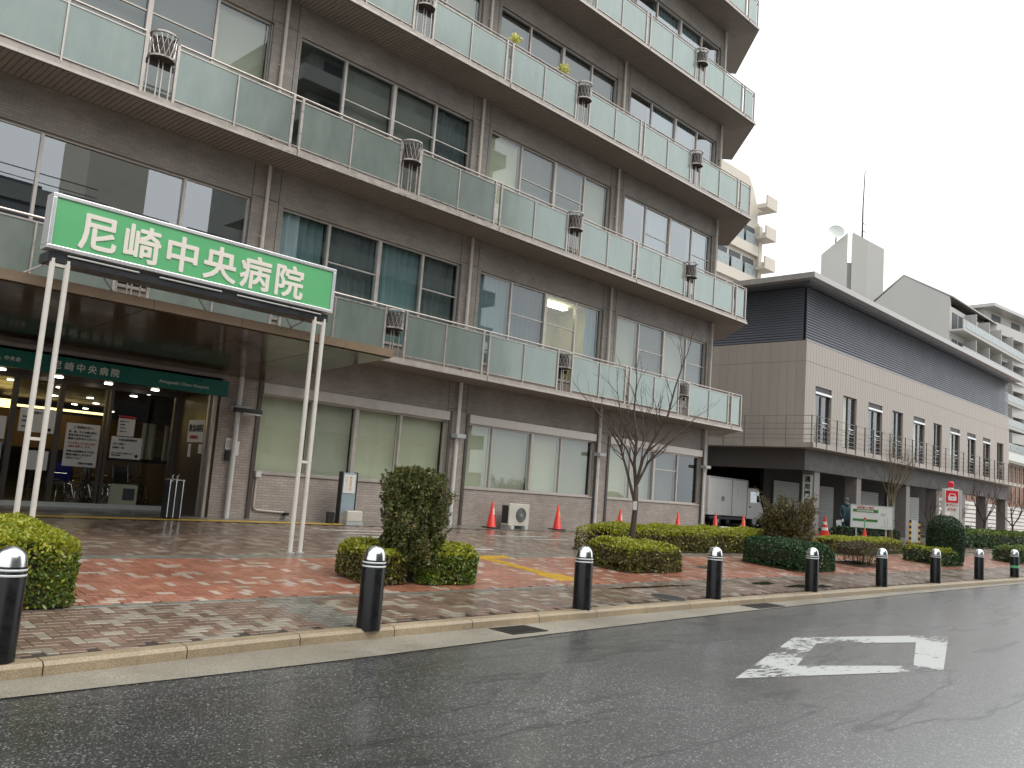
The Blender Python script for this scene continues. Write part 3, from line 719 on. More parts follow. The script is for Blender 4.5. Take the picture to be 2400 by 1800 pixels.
F1S = [['blindl', 'blind', 'blindl', 'blindl'], ['blindl', 'blind', 'blindl', 'blind'], ['blindl', 'blind', 'blindd', 'dark']]
for k in range(3):
    window(S[k+2], S[k+2]+5.42, 1.50, 3.45, [S[k+2]+q for q in F1M[k]], F1S[k], fm='frame', header=.23, depth=1.7)
# shutter rails either side of the ground floor windows
for k in (2, 3, 4):
    for a in (S[k]-.10, S[k]+5.43): hp('shutter_rail', bx(a, a+.09, YW-.04, YW+.02, .5, 3.46), 'framedark')
# ---- drain pipes
for px_ in (2.80, 8.95, 15.10, 21.25, 27.33):
    mb = MB()
    for f in range(5):
        z0 = LV[f][1]; z1 = LV[f+1][0] if f < 4 else 24.5
        mb.tube([(px_, YW-.07, z0), (px_, YW-.07, z1)], .042, 10)
        for z in (z0+.6, z0+2.2): mb.box(px_-.06, px_+.06, YW-.035, YW, z, z+.04)
    hp('drain_pipe', mb, 'pipe', smooth=False)
for px_, zb in ((8.84, 2.80), (15.10, 2.82), (21.08, 2.82), (27.22, 2.86)):
    mb = MB().tube([(px_, YW-.08, .5), (px_, YW-.08, 4.27)], .05, 12)
    d = hp('drain_pipe', mb, 'pipew')
    hp('pipe_hopper', MB().box(px_-.16, px_+.16, YW-.26, YW-.02, zb-.05, zb+.06), 'grey', d, bevel=.01)
mb = MB().tube([(9.47, YW-.03, 1.42), (9.46, YW-.03, .78), (9.49, YW-.03, .72), (9.55, YW-.03, .69), (10.22, YW-.03, .66)], .022, 8)
cnd = hp('cable_conduit', mb, 'pipe'); hp('junction_box', MB().box(9.41, 9.53, YW-.1, YW, 1.40, 1.52), 'signw', cnd); hp('tap', MB().box(10.2, 10.3, YW-.12, YW, .60, .66), 'dark', cnd)
# ---- balconies
CO = (27.98, 15.9); DG = (30.5, 18.35)
for L, (zb, zt, zr) in enumerate(LV):
    poly = [(XL, 15.9), CO, DG, (30.2, 18.65), (XR-.02, 18.65), (XR-.02, 17.0), (XL, 17.0)]
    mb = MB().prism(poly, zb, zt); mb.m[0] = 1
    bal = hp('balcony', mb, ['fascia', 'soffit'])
    hp('drip_edge', MB().box(XL, 27.97, 15.86, 15.899, zb-.02, zb+.035), 'rail', bal)
    q = MB()
    for a in np.arange(XL, 27.9, .105): q.box(a, a+.085, 15.96, 16.96, zb-.016, zb-.0005)
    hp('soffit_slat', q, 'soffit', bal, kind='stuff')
    for a in [8.95+6.07*k for k in range(-2, 4)]: hp('fascia_joint', MB().box(a-.008, a+.008, 15.853, 15.859, zb-.02, zt), 'groove', bal)
    hr = MB(); gy = 15.95
    seg = [(XL, 27.93)] if L == 0 else []
    bases = [8.90+6.07*k for k in range(-3, 4)]
    cages = [b+3.11 for b in bases if b+3.11 < 27]
    if L:
        e = [XL]+sum([[c-.33, c+.33] for c in cages if c > XL], [])+[27.93]
        seg = list(zip(e[::2], e[1::2]))
    for a, b in seg: hr.tube([(a, gy, zr-.02), (b, gy, zr-.02)], .024, 8)
    ge = [XL]+sum([[c-.33, c+.33] for c in cages if c > XL], [])+[27.80]
    for a, b in zip(ge[::2], ge[1::2]):
        hr.box(a, b, gy-.02, gy+.02, zr-.125, zr-.095).box(a, b, gy-.02, gy+.02, zt+.065, zt+.09)
    hr.tube([(27.93, gy, zr-.02), (30.3, 18.2, zr-.02)], .024, 8)
    hp('handrail', hr, 'rail', bal)
    g0, g1 = zt+.09, zr-.125
    def panel(a, b):
        hp('glass_panel', MB().box(a, b, gy-.006, gy+.006, g0, g1), 'frost', bal)
    for b in bases:
        if b < XL: 
            if b+3.46 > XL-2: pass
        for a, c in ((b+.13, b+1.40), (b+1.44, b+2.77), (b+3.45, b+4.66), (b+4.70, b+5.94)):
            if a < XL or c > 27.0 and b < 27: continue
            if b > 27: continue
            panel(a, c)
        for pxx, hw, zz in ((b-.11, .028, zr-.02), (b+.11, .028, zr-.02), (b+1.42, .016, g1), (b+4.68, .016, g1), (b+2.80, .026, zr-.04), (b+3.42, .026, zr-.04)):
            if XL < pxx < 27.4: hp('post', MB().box(pxx-hw, pxx+hw, gy-.035, gy+.03, zt, zz), 'rail', bal)
    panel(27.26, 27.78)
    hp('post', MB().box(27.90, 27.95, gy-.02, gy+.03, zt, zr-.02), 'rail', bal)
    v = Vector((DG[0]-CO[0], DG[1]-CO[1], 0)).normalized(); nrm = Vector((v.y, -v.x, 0)); p0 = Vector((27.93, 16.0, 0))
    for a, b in ((.08, 1.5), (1.56, 3.1)):
        c = p0+v*((a+b)/2); hp('glass_panel', MB().obox((c.x, c.y, (g0+g1)/2), tuple(v*((b-a)/2)), tuple(nrm*.006), (0, 0, (g1-g0)/2)), 'frost', bal)
    for c in cages:
        if c < XL: continue
        q = MB(); r = .235; cy = gy-.02+(.1 if L == 0 else 0)
        z0, z1 = zr-(.48 if L else .52), zr+(.03 if L else -.07)
        q.rev([(r-.03, z0+.02, 2), (r-.05, z1-.1, 2), (0, z1-.1, 2)], 14, (c, cy, 0))
        q.rev([(r-.02, z1-.035, 1), (r+.02, z1-.035, 1), (r+.02, z1, 1), (r-.03, z1, 1)], 18, (c, cy, 0), 1)
        q.rev([(0, z0, 2), (r+.015, z0, 2), (r+.02, z0+.035, 1), (r-.01, z0+.04, 1)], 18, (c, cy, 0), 1)
        for k_ in range(30):     # crossed wires of the drum
            t0 = 2*PI*k_/15; t1 = t0+(.5 if k_ < 15 else -.5); rr_ = r+.004
            q.tube([(c+rr_*math.cos(t0+(t1-t0)*s_), cy+rr_*math.sin(t0+(t1-t0)*s_), z0+.03+(z1-z0-.06)*s_) for s_ in (0, .5, 1)], .0045, 3, 1, cap=False)
        for dx in (-.23, -.04, .04, .2): q.box(c+dx-.012, c+dx+.012, cy-.02, cy+.0, zt, z0, 1)
        q.box(c-.27, c+.27, cy+.03, cy+.05, z0-.13, z0-.02, 2)
        hp('ladder_hatch', q, ['groove', 'rail', 'groove'], bal)
# ---- entrance recess and lobby (rooms of the building)
q = MB()
q.quad((-5.5, 17, .505), (8.45, 17, .505), (8.45, 18.8, .505), (-5.5, 18.8, .505)); hp('porch_floor', q, 'floor')
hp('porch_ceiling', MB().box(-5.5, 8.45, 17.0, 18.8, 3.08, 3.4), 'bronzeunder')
hp('porch_side', MB().box(8.40, 8.458, 17.02, 18.85, .5, 3.08), 'wood')
hp('porch_jamb', MB().box(8.34, 8.399, 17.02, 17.1, .5, 3.06).box(8.33, 8.399, 17.22, 17.30, .5, 3.06), 'frame')
q = MB(); X0, X1, Y0, Y1 = -6, 13.0, 18.95, 31.0
q.quad((X0, Y0, .5), (X1, Y0, .5), (X1, Y1, .5), (X0, Y1, .5)); hp('lobby_floor', q, 'floor')
q = MB(); q.quad((X0, Y0, 3.06), (X1, Y0, 3.06), (X1, Y1, 3.06), (X0, Y1, 3.06)); hp('lobby_ceiling', q, 'wood')
q = MB(); q.quad((X0, Y1, .5), (X1, Y1, .5), (X1, Y1, 3.06), (X0, Y1, 3.06)); q.quad((X0, Y0, .5), (X0, Y1, .5), (X0, Y1, 3.06), (X0, Y0, 3.06)); q.quad((X1, Y0, .5), (X1, Y1, .5), (X1, Y1, 3.06), (X1, Y0, 3.06)); q.quad((8.46, Y0, .5), (X1, Y0, .5), (X1, Y0, 3.06), (8.46, Y0, 3.06)); hp('lobby_wall', q, 'wood')
hp('lobby_wall', MB().box(2, 12.4, 27.5, 27.7, 1.7, 2.75), 'orange')
hp('cove_light', MB().box(4.2, 6.4, 23.8, 24.0, 2.62, 2.82), emit('warm_cove_light', (1, .72, .22), 3.2))
hp('cove_light', MB().box(6.9, 9.6, 26.5, 26.6, 2.80, 2.86), emit('warm_strip_light', (1, .75, .3), 2.2))
for (X, Y) in [(4.65, 18.3), (5.67, 18.3), (6.63, 18.3), (7.6, 18.3), (3.4, 18.3), (7.95, 19.4), (6.5, 20.8), (8.0, 23.2), (8.9, 25.3), (8.9, 27.0), (9.8, 28.7), (5.4, 20.4), (10.6, 28.7), (8.07, 20.6), (4.4, 21), (7.4, 24)]:
    hp('downlight', MB().rev([(0, 0), (.075, 0), (.085, .02)], 14, (X, Y, 3.045 if Y > 18.8 else 3.065)), 'lamp')
# sliding doors
mb = MB(); yd = 18.8
for a, b in ((5.03, 5.13), (5.88, 5.98), (6.80, 6.86), (6.89, 6.95), (8.28, 8.40), (4.15, 4.25), (3.2, 3.3), (1.2, 1.3), (-.8, -.7)): mb.box(a, b, yd-.04, yd+.04, .55, 3.0)
mb.box(-5.5, 8.4, yd-.05, yd+.05, 3.0, 3.08)
dr = hp('sliding_door', mb, 'framedark')
hp('door_sill', MB().box(-5.5, 8.3, yd-.06, yd+.04, .505, .60), 'signw', dr)
for a, b in ((-.7, 1.2), (1.3, 3.2), (3.3, 4.15), (4.25, 5.03), (5.13, 5.88), (5.98, 6.80), (6.95, 8.28)):
    q = MB(); q.quad((a, yd, .60), (b, yd, .60), (b, yd, 3.0), (a, yd, 3.0)); hp('door_glass', q, 'glassdoor', dr)
for a, b in ((9.36, 9.72), (9.95, 10.35)): hp('vertical_blind', wavy(a, b, 23, 1.6, 2.55, 10), 'blindlow')
hp('reception_counter', MB().box(7.6, 10.5, 22.0, 22.5, .5, 1.5), 'orange')
# ================================================================== canopy
cn = thing('entrance_canopy', 'bronze metal canopy sheltering the hospital entrance behind the green sign', 'canopy', (3, 14.5, 3.7)); CG = (3, 14.5, 3.7)
def cz(y): return 3.76-(y-12.45)*.058
mb = MB().ext([(12.50, 3.775), (16.98, cz(16.98)+.02), (16.98, 3.98), (12.50, 3.90)], 'x', -9, 9.38)
ob('canopy_body', mb, 'bronze', cn, CG)
e = [-9, -7.6, -4.8, -2, .8, 2.2, 3.6, 5.0, 6.4, 7.8, 9.40]
for a, b in zip(e[:-1], e[1:]): ob('fascia_panel', MB().box(a+.004, b-.004, 12.45, 12.498, 3.765, 3.905), 'bronze', cn, CG)
ys = [12.5, 14.0, 15.5, 16.97]; xe = [-9, -7, -5, -3, -1, 1, 3, 4.9, 6.8, 8.2, 9.38]
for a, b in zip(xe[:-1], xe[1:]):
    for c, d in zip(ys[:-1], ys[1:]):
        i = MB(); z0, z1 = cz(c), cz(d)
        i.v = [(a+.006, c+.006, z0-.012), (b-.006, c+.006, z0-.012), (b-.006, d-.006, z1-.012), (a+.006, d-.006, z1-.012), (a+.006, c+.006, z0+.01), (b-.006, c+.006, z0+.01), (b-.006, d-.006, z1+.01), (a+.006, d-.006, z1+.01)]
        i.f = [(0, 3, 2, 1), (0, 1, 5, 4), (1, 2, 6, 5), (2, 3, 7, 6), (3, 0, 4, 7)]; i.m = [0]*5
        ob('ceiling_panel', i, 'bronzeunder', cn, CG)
ob('side_panel', MB().ext([(12.46, 3.77), (16.97, cz(16.97)), (16.97, 3.985), (12.46, 3.905)], 'x', 9.382, 9.41), 'bronze', cn, CG)
# ================================================================== big green sign
SG = (5.6, 12.2, .28)
sg = thing('hospital_sign', 'large green name sign with cream characters on paired white posts', 'sign', SG)
X0, X1, Z0, Z1, YF = 3.38, 7.80, 4.23, 4.98, 12.10
ob('sign_face', MB().box(X0+.06, X1-.06, YF+.02, YF+.2, Z0+.06, Z1-.06), 'green', sg, SG)
mb = MB().box(X0, X1, YF, YF+.26, Z1-.055, Z1).box(X0, X1, YF, YF+.26, Z0, Z0+.055).box(X0, X0+.055, YF, YF+.26, Z0+.055, Z1-.055).box(X1-.055, X1, YF, YF+.26, Z0+.055, Z1-.055).box(X0+.05, X1-.05, YF+.21, YF+.25, Z0+.05, Z1-.05)
ob('sign_frame', mb, 'alu', sg, SG, bevel=.008)
t = text('lettering', '尼崎中央病院', .545, 'letter', sg, (3.735-SG[0], YF+.017-SG[1], 4.375-SG[2]), ext=.006, weight=.0125, spacing=1.155)
ob('lamp_tray', MB().box(X0+.05, X1-.05, YF+.05, YF+.42, Z0-.155, Z0-.03), 'dark', sg, SG)
for a in (3.66, 4.9, 6.1, 7.0): ob('lamp_tube', MB().tube([(a, YF+.035, Z0-.05), (a+(.95 if a < 6.5 else .6), YF+.035, Z0-.05)], .012, 6), 'signw', sg, SG)
for a in (3.50, 3.69, 7.52, 7.70):
    ob('post', MB().tube([(a, 12.18, gz(12.18)-.05), (a, 12.18, 4.12)], .036, 12), 'postw', sg, SG, smooth=False)
    ob('base_plate', MB().rev([(.075, -.01), (.075, .014), (.036, .018)], 14, (a, 12.18, gz(12.18))), 'grey', sg, SG)
for a in (3.595, 7.61):
    for z in (1.72, 4.02): ob('post_tie', bx(a-.07, a+.07, 12.165, 12.195, z, z+.04), 'postw', sg, SG)
for a, b in ((3.6, 3.2), (7.6, 7.2)): ob('brace', MB().tube([(a, 12.4, 4.15), (b, 12.52, 3.86)], .012, 6), 'rail', sg, SG)
for a in (4.2, 5.6, 7.1): ob('brace', MB().tube([(a, 12.45, 4.12), (a+.25, 12.52, 3.88)], .012, 6), 'rail', sg, SG)
# teal name band above the doors
TG = (2, 16.9, 3.0)
tb = thing('name_band', 'dark teal band with pale hospital name hung over the glass doors', 'sign', TG)
ob('band', MB().box(-5.5, 8.52, 16.84, 16.95, 3.02, 3.335), 'teal', tb, TG)
text('lettering', '尼崎中央病院', .165, 'tealtext', tb, (5.08-TG[0], 16.836-TG[1], .115), ext=.002, weight=.003, spacing=1.50)
text('lettering', '社会医療法人 中央会', .085, 'tealtext', tb, (4.56-TG[0], 16.836-TG[1], .14), ext=.002, weight=.001, align='RIGHT', spacing=1.15)
text('lettering', 'Amagasaki Chuo Hospital', .085, 'tealtext', tb, (7.05-TG[0], 16.836-TG[1], .125), ext=.002, weight=.001, spacing=1.16)
# ---- posters
def poster(x0, x1, z0, z1, lines, label, y=18.75, mat='white', rot=0, band=None, logo=False):
    o = (x0, y, z0); t = thing('poster', label, 'poster', o)
    ob('sheet', MB().box(x0, x1, y, y+.006, z0, z1), mat, t, o)
    if band: ob('header_band', MB().box(x0, x1, y-.003, y-.0005, z1-band, z1), 'redink', t, o)
    for (s, sz, dx, dz, mt) in lines: text('lettering', s, sz, mt, t, (dx, -.004, dz), ext=.001, weight=.0012)
    if logo: ob('logo', MB().ext([(x1-.09+.035*math.cos(a), z0+.07+.035*math.sin(a)) for a in np.linspace(0, 2*PI, 16, endpoint=False)], 'y', y-.003, y-.0005), 'ink', t, o)
    return t
poster(6.09, 6.75, 1.34, 2.22, [('ご来院の方へ', .066, .13, .78, 'ink'), ('熱、咳、のどの痛み等の', .05, .05, .69, 'ink'), ('症状がある方は必ず', .05, .05, .62, 'ink'), ('職員にお声がけください。', .05, .05, .55, 'ink'), ('マスクをしていない方は', .05, .05, .46, 'redink'), ('入館をお断りします。', .05, .05, .39, 'redink'), ('発熱の為検査を行う方は', .05, .05, .29, 'ink'), ('職員が案内しますので', .05, .05, .22, 'ink'), ('お待ち下さい', .05, .05, .15, 'ink'), ('尼崎中央病院', .05, .30, .05, 'ink')], 'tall white notice with black and red lines on the middle door')
poster(7.0, 7.65, 1.57, 2.03, [('午後診療時間変更', .05, .14, .38, 'ink'), ('月火 水曜日', .045, .04, .29, 'ink'), ('診療科 一覧', .045, .04, .21, 'ink'), ('詳しくは受付までお尋ね下さい', .032, .03, .10, 'ink'), ('尼崎中央病院', .032, .03, .05, 'ink')], 'wide white notice with a round logo below the red headed sheet', logo=True)
poster(7.10, 7.45, 2.05, 2.48, [('新型コロナウイルス', .03, .03, .385, 'ink'), ('感染防止のため', .028, .03, .30, 'ink'), ('面会制限', .028, .03, .23, 'ink'), ('のお知らせ', .028, .03, .16, 'ink'), ('ご協力下さい', .028, .03, .09, 'ink')], 'small white sheet with red heading above the wide notice', band=.06)
poster(5.20, 5.86, 1.96, 2.42, [('外来診療のご案内', .05, .14, .37, 'ink'), ('受付時間', .042, .05, .28, 'ink'), ('診療時間', .042, .05, .20, 'ink'), ('尼崎中央病院', .032, .05, .09, 'ink')], 'pale notice behind the left pair of sign posts', logo=True)
poster(4.45, 4.98, 1.78, 2.22, [('面会時間のご案内', .045, .05, .36, 'ink'), ('平日 午後', .04, .05, .27, 'ink'), ('土日祝 午後', .04, .05, .19, 'ink')], 'notice at the far left edge of the doors above the blue sheet')
poster(4.45, 4.95, .62, 1.72, [], 'white board with blue stripe standing at the far left of the doors', y=18.7)
ob('blue_stripe', MB().box(4.45, 4.95, 18.69, 18.696, 1.56, 1.72), 'bluegrey', D.objects['poster.005'] if 'poster.005' in D.objects else None, (4.45, 18.7, .62))
poster(5.42, 5.82, 1.22, 1.60, [], 'yellow and white leaflet low on the glass between the left posts')
def sideposter(y0, y1, z0, z1, label, txt):
    o = (8.39, y0, z0); t = thing('poster', label, 'poster', o); ob('sheet', MB().box(8.385, 8.395, y0, y1, z0, z1), 'white', t, o)
    for s, sz, dy, dz, mt in txt:
        k = text('lettering', s, sz, mt, t, (-.008, y1-y0-dy, dz), ext=.001, weight=.004); k.rotation_euler = (PI/2, 0, -PI/2)
sideposter(17.45, 18.2, 2.04, 2.52, 'framed black lettered plate on the dark wood panel of the porch', [('救急病院', .17, .04, .24, 'ink'), ('兵庫県告示', .08, .12, .08, 'redink')])
sideposter(17.98, 18.1, 1.72, 2.0, 'narrow slip pasted left under the lettered plate', [])
sideposter(17.45, 17.62, 1.80, 2.0, 'small square slip pasted right under the lettered plate', [])
o = (8.67, 16.93, 1.95); t = thing('wall_notice', 'two white papers and an intercom on the tiled pier by the entrance', 'notice', o)
ob('paper', MB().box(8.67, 8.80, 16.965, 16.995, 1.93, 2.17), 'white', t, o); ob('paper', MB().box(8.905, 8.97, 16.955, 16.994, 1.82, 2.12), 'white', t, o); ob('paper_panel', MB().box(8.69, 8.78, 16.960, 16.964, 1.97, 2.13), 'grey', t, o); ob('intercom', MB().box(8.68, 8.76, 16.93, 16.995, 1.70, 1.90), 'dark', t, o)
# ---- umbrella stand, wheelchairs, boxes
o = (7.48, 16.55, gz(16.55)); t = thing('umbrella_stand', 'black cabinet with silver stripes standing by the porch edge', 'umbrella stand', o, 0)
ob('body', MB().box(-.15, .15, -.13, .13, .02, .72), 'dark', t, bevel=.01)
for a in (-.14, -.02, .12): ob('chrome_bar', MB().tube([(a, -.14, .03), (a, -.14, .76)], .009, 8), 'steel', t)
ob('top_rail', MB().tube([(-.14, -.14, .76), (.14, -.14, .76), (.14, .13, .76), (-.14, .13, .76), (-.14, -.14, .76)], .01, 8), 'steel', t)
ob('handles', MB().tube([(-.05, 0, .7), (-.05, 0, .84), (-.02, .02, .86)], .012, 6).tube([(.06, .03, .7), (.06, .03, .83), (.09, .04, .85)], .012, 6), 'signw', t)
def ring(cx, cy, cz_, r, ax, rad=.014, n=26):
    P = []
    for k in range(n+1):
        a = 2*PI*k/n; P.append((cx+r*math.cos(a)*ax[0], cy+r*math.cos(a)*ax[1], cz_+r*math.sin(a)))
    return P
def wheelchair(loc, rz, label, blue=True):
    t = thing('wheelchair', label, 'wheelchair', loc, rz, 'wheelchairs behind the doors')
    for s in (-.27, .27):
        w = ob('wheel', MB().tube(ring(s, 0, .29, .28, (0, 1)), .016, 6, cap=False), 'rubber', t)
        mb = MB(); mb.tube(ring(s*1.08, 0, .29, .24, (0, 1)), .008, 5, cap=False)
        for k in range(12): a = 2*PI*k/12; mb.tube([(s, 0, .29), (s, .27*math.cos(a), .29+.27*math.sin(a))], .003, 3, cap=False)
        ob('hand_rim', mb, 'steel', w)
        ob('caster', MB().tube(ring(s*.9, -.42, .08, .07, (0, 1), n=14), .015, 5, cap=False), 'rubber', t)
        ob('frame_tube', MB().tube([(s*.92, .22, .92), (s*.92, .16, .45), (s*.92, -.35, .45), (s*.92, -.45, .15)], .012, 6).tube([(s*.92, .16, .66), (s*.92, -.2, .66)], .014, 6).tube([(s*.92, .1, .45), (s*.92, -.42, .15)], .01, 6), 'steel', t)
    ob('seat', MB().box(-.23, .23, -.25, .16, .44, .47), 'dark', t); ob('backrest', MB().box(-.23, .23, .15, .18, .5, .88), 'dark' if not blue else 'bluefab', t)
M['bluefab'] = plain('bright_blue_fabric', (.02, .02, .45), .5)
wheelchair((6.62, 19.9, .505), .5, 'folded blue backed wheelchair behind the middle door')
wheelchair((7.35, 20.3, .505), 1.4, 'dark wheelchair partly hidden by the pale box', False)
wheelchair((8.15, 20.6, .505), 1.9, 'furthest right dark wheelchair behind the door glass', False)
o = (7.7, 19.55, .505); t = thing('purifier', 'pale green box with a dark square window on the lobby floor', 'air purifier', o, -.3)
ob('casing', MB().box(-.28, .28, -.15, .15, 0, .50), 'blindlow', t, bevel=.02); ob('screen_panel', MB().box(-.02, .22, -.158, -.151, .16, .42), 'dark', t)

# ================================================================== bollards
def bollard():
    t = thing('bollard', '', 'bollard', (0, 0, 0), 0, 'bollards along the kerb')
    ob('body', MB().rev([(.128, -.02), (.126, .62), (.120, .632), (.120, .70), (.118, .705)], 28), 'bollard', t, smooth=True)
    for z in (.640, .680): ob('reflective_band', MB().rev([(.122, z-.009), (.1255, z-.007), (.1255, z+.007), (.122, z+.009)], 28), 'reflect', t, smooth=True)
    ob('cap', MB().rev([(.119, .706), (.117, .735), (.108, .78), (.088, .818), (.055, .843), (.02, .853), (0, .854)], 28), 'steel', t, smooth=True)
    return t
BL = [(2.10, 7.30), (5.68, 7.52), (9.43, 7.70), (12.96, 7.76), (16.66, 7.79), (20.2, 7.79), (23.71, 7.79), (27.28, 7.79), (30.86, 7.79)]
BN = ['cut off by the left edge of the photo', 'in front of the tall shaggy conifer', 'beside the yellow tactile paving', 'left of the dark green box shrub', 'in front of the dark green box shrub', 'right of the bare twiggy shrub', 'in front of the round topped topiary', 'alone on open paving right of the topiary', 'with a green tape band at the right edge']
b0 = bollard()
for k, ((X, Y), s) in enumerate(zip(BL, BN)):
    lb = 'black bollard with steel dome '+s
    if k == 0: b0.location = (X, Y, gz(Y)); b0['label'] = lb; t = b0
    else: t = copy_thing(b0, (X, Y, gz(Y)), k*.7, lb)
    t.rotation_euler = (RN.uniform(-.012, .012), RN.uniform(-.012, .012), k*.7)
    if k == 8: ob('green_band', MB().rev([(.1275, .28), (.1285, .30), (.1285, .34), (.1275, .36)], 24), 'tealgreen' if 'tealgreen' in M else 'green', t)
# ================================================================== cones
def cone(label, band, loc, rz=0):
    t = thing('traffic_cone', label, 'traffic cone', loc, rz, 'red traffic cones')
    ob('base', MB().box(-.185, .185, -.185, .185, 0, .035), 'dark', t, bevel=.01)
    ob('cone_body', MB().rev([(.145, .034), (.12, .06), (.022, .70), (.0, .705)], 20), 'cone', t, smooth=True)
    if band: ob('sticker', MB().rev([(.0745, .36), (.0755, .361), (.0495, .53), (.0485, .531)], 8, a0=-1.9, a1=-.6), band, t)
    return t
def wallpt(X, Y): return (X, Y, gz(Y))
cone('red cone with white sticker left of the air conditioner unit', 'conew', wallpt(16.25, 16.55))
cone('red cone with yellow sticker right of the air conditioner unit', 'coney', wallpt(18.92, 16.55))
cone('red cone behind the bare tree trunk by the wall', 'conew', wallpt(21.95, 16.6))
cone('red cone under the last hospital window by the wall', None, wallpt(25.2, 16.6))
cone('red cone beside the low rack at the building corner', None, (30.6, 18.4, .5))
cone('red cone with yellow top band beside the truck front', 'coney', (33.0, 18.5, .5))
t = thing('traffic_cone', 'tall red and white striped cone at the foot of the lettered pillar', 'traffic cone', (38.6, 17.5, .5), 0, 'red traffic cones')
ob('base', MB().box(-.3, .3, -.3, .3, 0, .05), 'cone', t)
ob('cone_body', MB().rev([(.2, .05, 0), (.16, .25, 0), (.155, .25, 1), (.13, .38, 1), (.13, .38, 0), (.10, .52, 0), (.10, .52, 1), (.08, .64, 1), (.08, .64, 0), (.05, .8, 0), (.05, .8, 1), (.03, .92, 0), (0, .93, 0)], 16), ['cone', 'conew'], t)
t = thing('traffic_cone', 'red cone carrying a green pole in front of the white map board', 'traffic cone', (36.2, 14.7, gz(14.7)), 0, 'red traffic cones')
ob('cone_body', MB().rev([(.18, 0), (.15, .05), (.03, .62), (0, .62)], 16), 'cone', t); ob('green_pole', MB().tube([(0, 0, .62), (0, 0, 1.0)], .035, 8), 'green', t); ob('red_tip', MB().rev([(.05, 1.0), (.05, 1.07), (0, 1.1)], 10), 'red', t)
# ================================================================== wall things
o = (17.2, 16.6, gz(16.6)); t = thing('ac_unit', 'cream outdoor air conditioner unit between two red cones', 'air conditioner', o)
ob('casing', MB().box(-.40, .40, -.15, .15, .08, .68), 'ac', t, bevel=.015)
ob('side_grille', MB().box(-.408, -.402, -.12, .12, .14, .62), 'grille', t)
ob('fan_recess', MB().ext([(.07+.2*math.cos(a), .38+.2*math.sin(a)) for a in np.linspace(0, 2*PI, 28, endpoint=False)], 'y', -.156, -.151), 'dark', t)
mb = MB()
for r in (.05, .085, .12, .155, .19): mb.tube([(.07+r*math.cos(a), -.168, .38+r*math.sin(a)) for a in np.linspace(0, 2*PI, 25)], .004, 4, cap=False)
for a in np.linspace(0, PI, 7)[:-1]: mb.tube([(.07-.2*math.cos(a), -.168, .38-.2*math.sin(a)), (.07+.2*math.cos(a), -.168, .38+.2*math.sin(a))], .004, 4)
ob('fan_guard', mb, 'grey', t)
for a in (-.28, .28): ob('foot', MB().box(a-.05, a+.05, -.2, .2, 0, .08), 'signw', t)
o = (11.55, 16.55, gz(16.55)); t = thing('standing_sign', 'slim blue grey sign cabinet with a white notice on its upper half', 'sign', o)
ob('cabinet', MB().box(-.19, .19, -.06, .06, .22, 1.16), 'bluegrey', t, bevel=.01)
ob('notice_panel', MB().box(-.17, .15, -.072, -.062, .70, 1.12), 'white', t)
for j, s in enumerate(['救急受付', '夜間入口']):
    k = text('lettering', '\n'.join(s), .085, 'coney' if j == 0 else 'tealtext', t, (-.02 if j == 0 else -.13, -.075, 1.02), ext=.001); 
ob('side_frame', MB().box(-.22, -.192, -.07, .07, 0, 1.18).box(.192, .21, -.07, .07, 0, 1.18), 'dark', t)
ob('base', MB().box(-.20, .22, -.12, .1, 0, .08), 'grey', t)
o = (11.62, 16.36, gz(16.36)); t = thing('storage_box', 'cream plastic box at the foot of the slim sign cabinet', 'box', o)
ob('box_body', MB().box(-.2, .22, -.09, .07, .08, .32), 'ac', t, bevel=.02); ob('box_base', MB().box(-.22, .24, -.1, .08, 0, .08), 'grey', t)
o = (11.12, 16.5, gz(16.5)); t = thing('ash_bin', 'small dark round bin left of the slim sign cabinet', 'bin', o)
ob('bin_body', MB().rev([(.09, 0), (.10, .25), (.085, .26), (.08, .2), (0, .2)], 16), 'iron', t, smooth=False)
o = (8.97, 16.82, 2.78); t = thing('wall_lamp', 'grey flat lamp box across the white pipe by the entrance', 'lamp', o)
ob('lamp_housing', MB().box(-.30, .32, -.12, .02, -.05, .04), 'grille', t, bevel=.01); ob('diffuser', MB().box(-.12, .30, -.11, .0, -.085, -.052), 'grey', t)
o = (27.6, 16.4, gz(16.4)); t = thing('low_rack', 'low white folding rack lying behind the hedge at the building corner', 'rack', o)
ob('rack_frame', MB().tube([(-.7, -.25, 0), (-.62, -.25, .28), (1.0, -.25, .28), (1.08, -.25, 0)], .02, 6).tube([(-.7, .2, 0), (-.62, .2, .28), (1.0, .2, .28), (1.08, .2, 0)], .02, 6), 'alu', t); ob('rack_board', MB().box(-.5, 1.0, -.2, .2, .10, .16), 'signw', t)

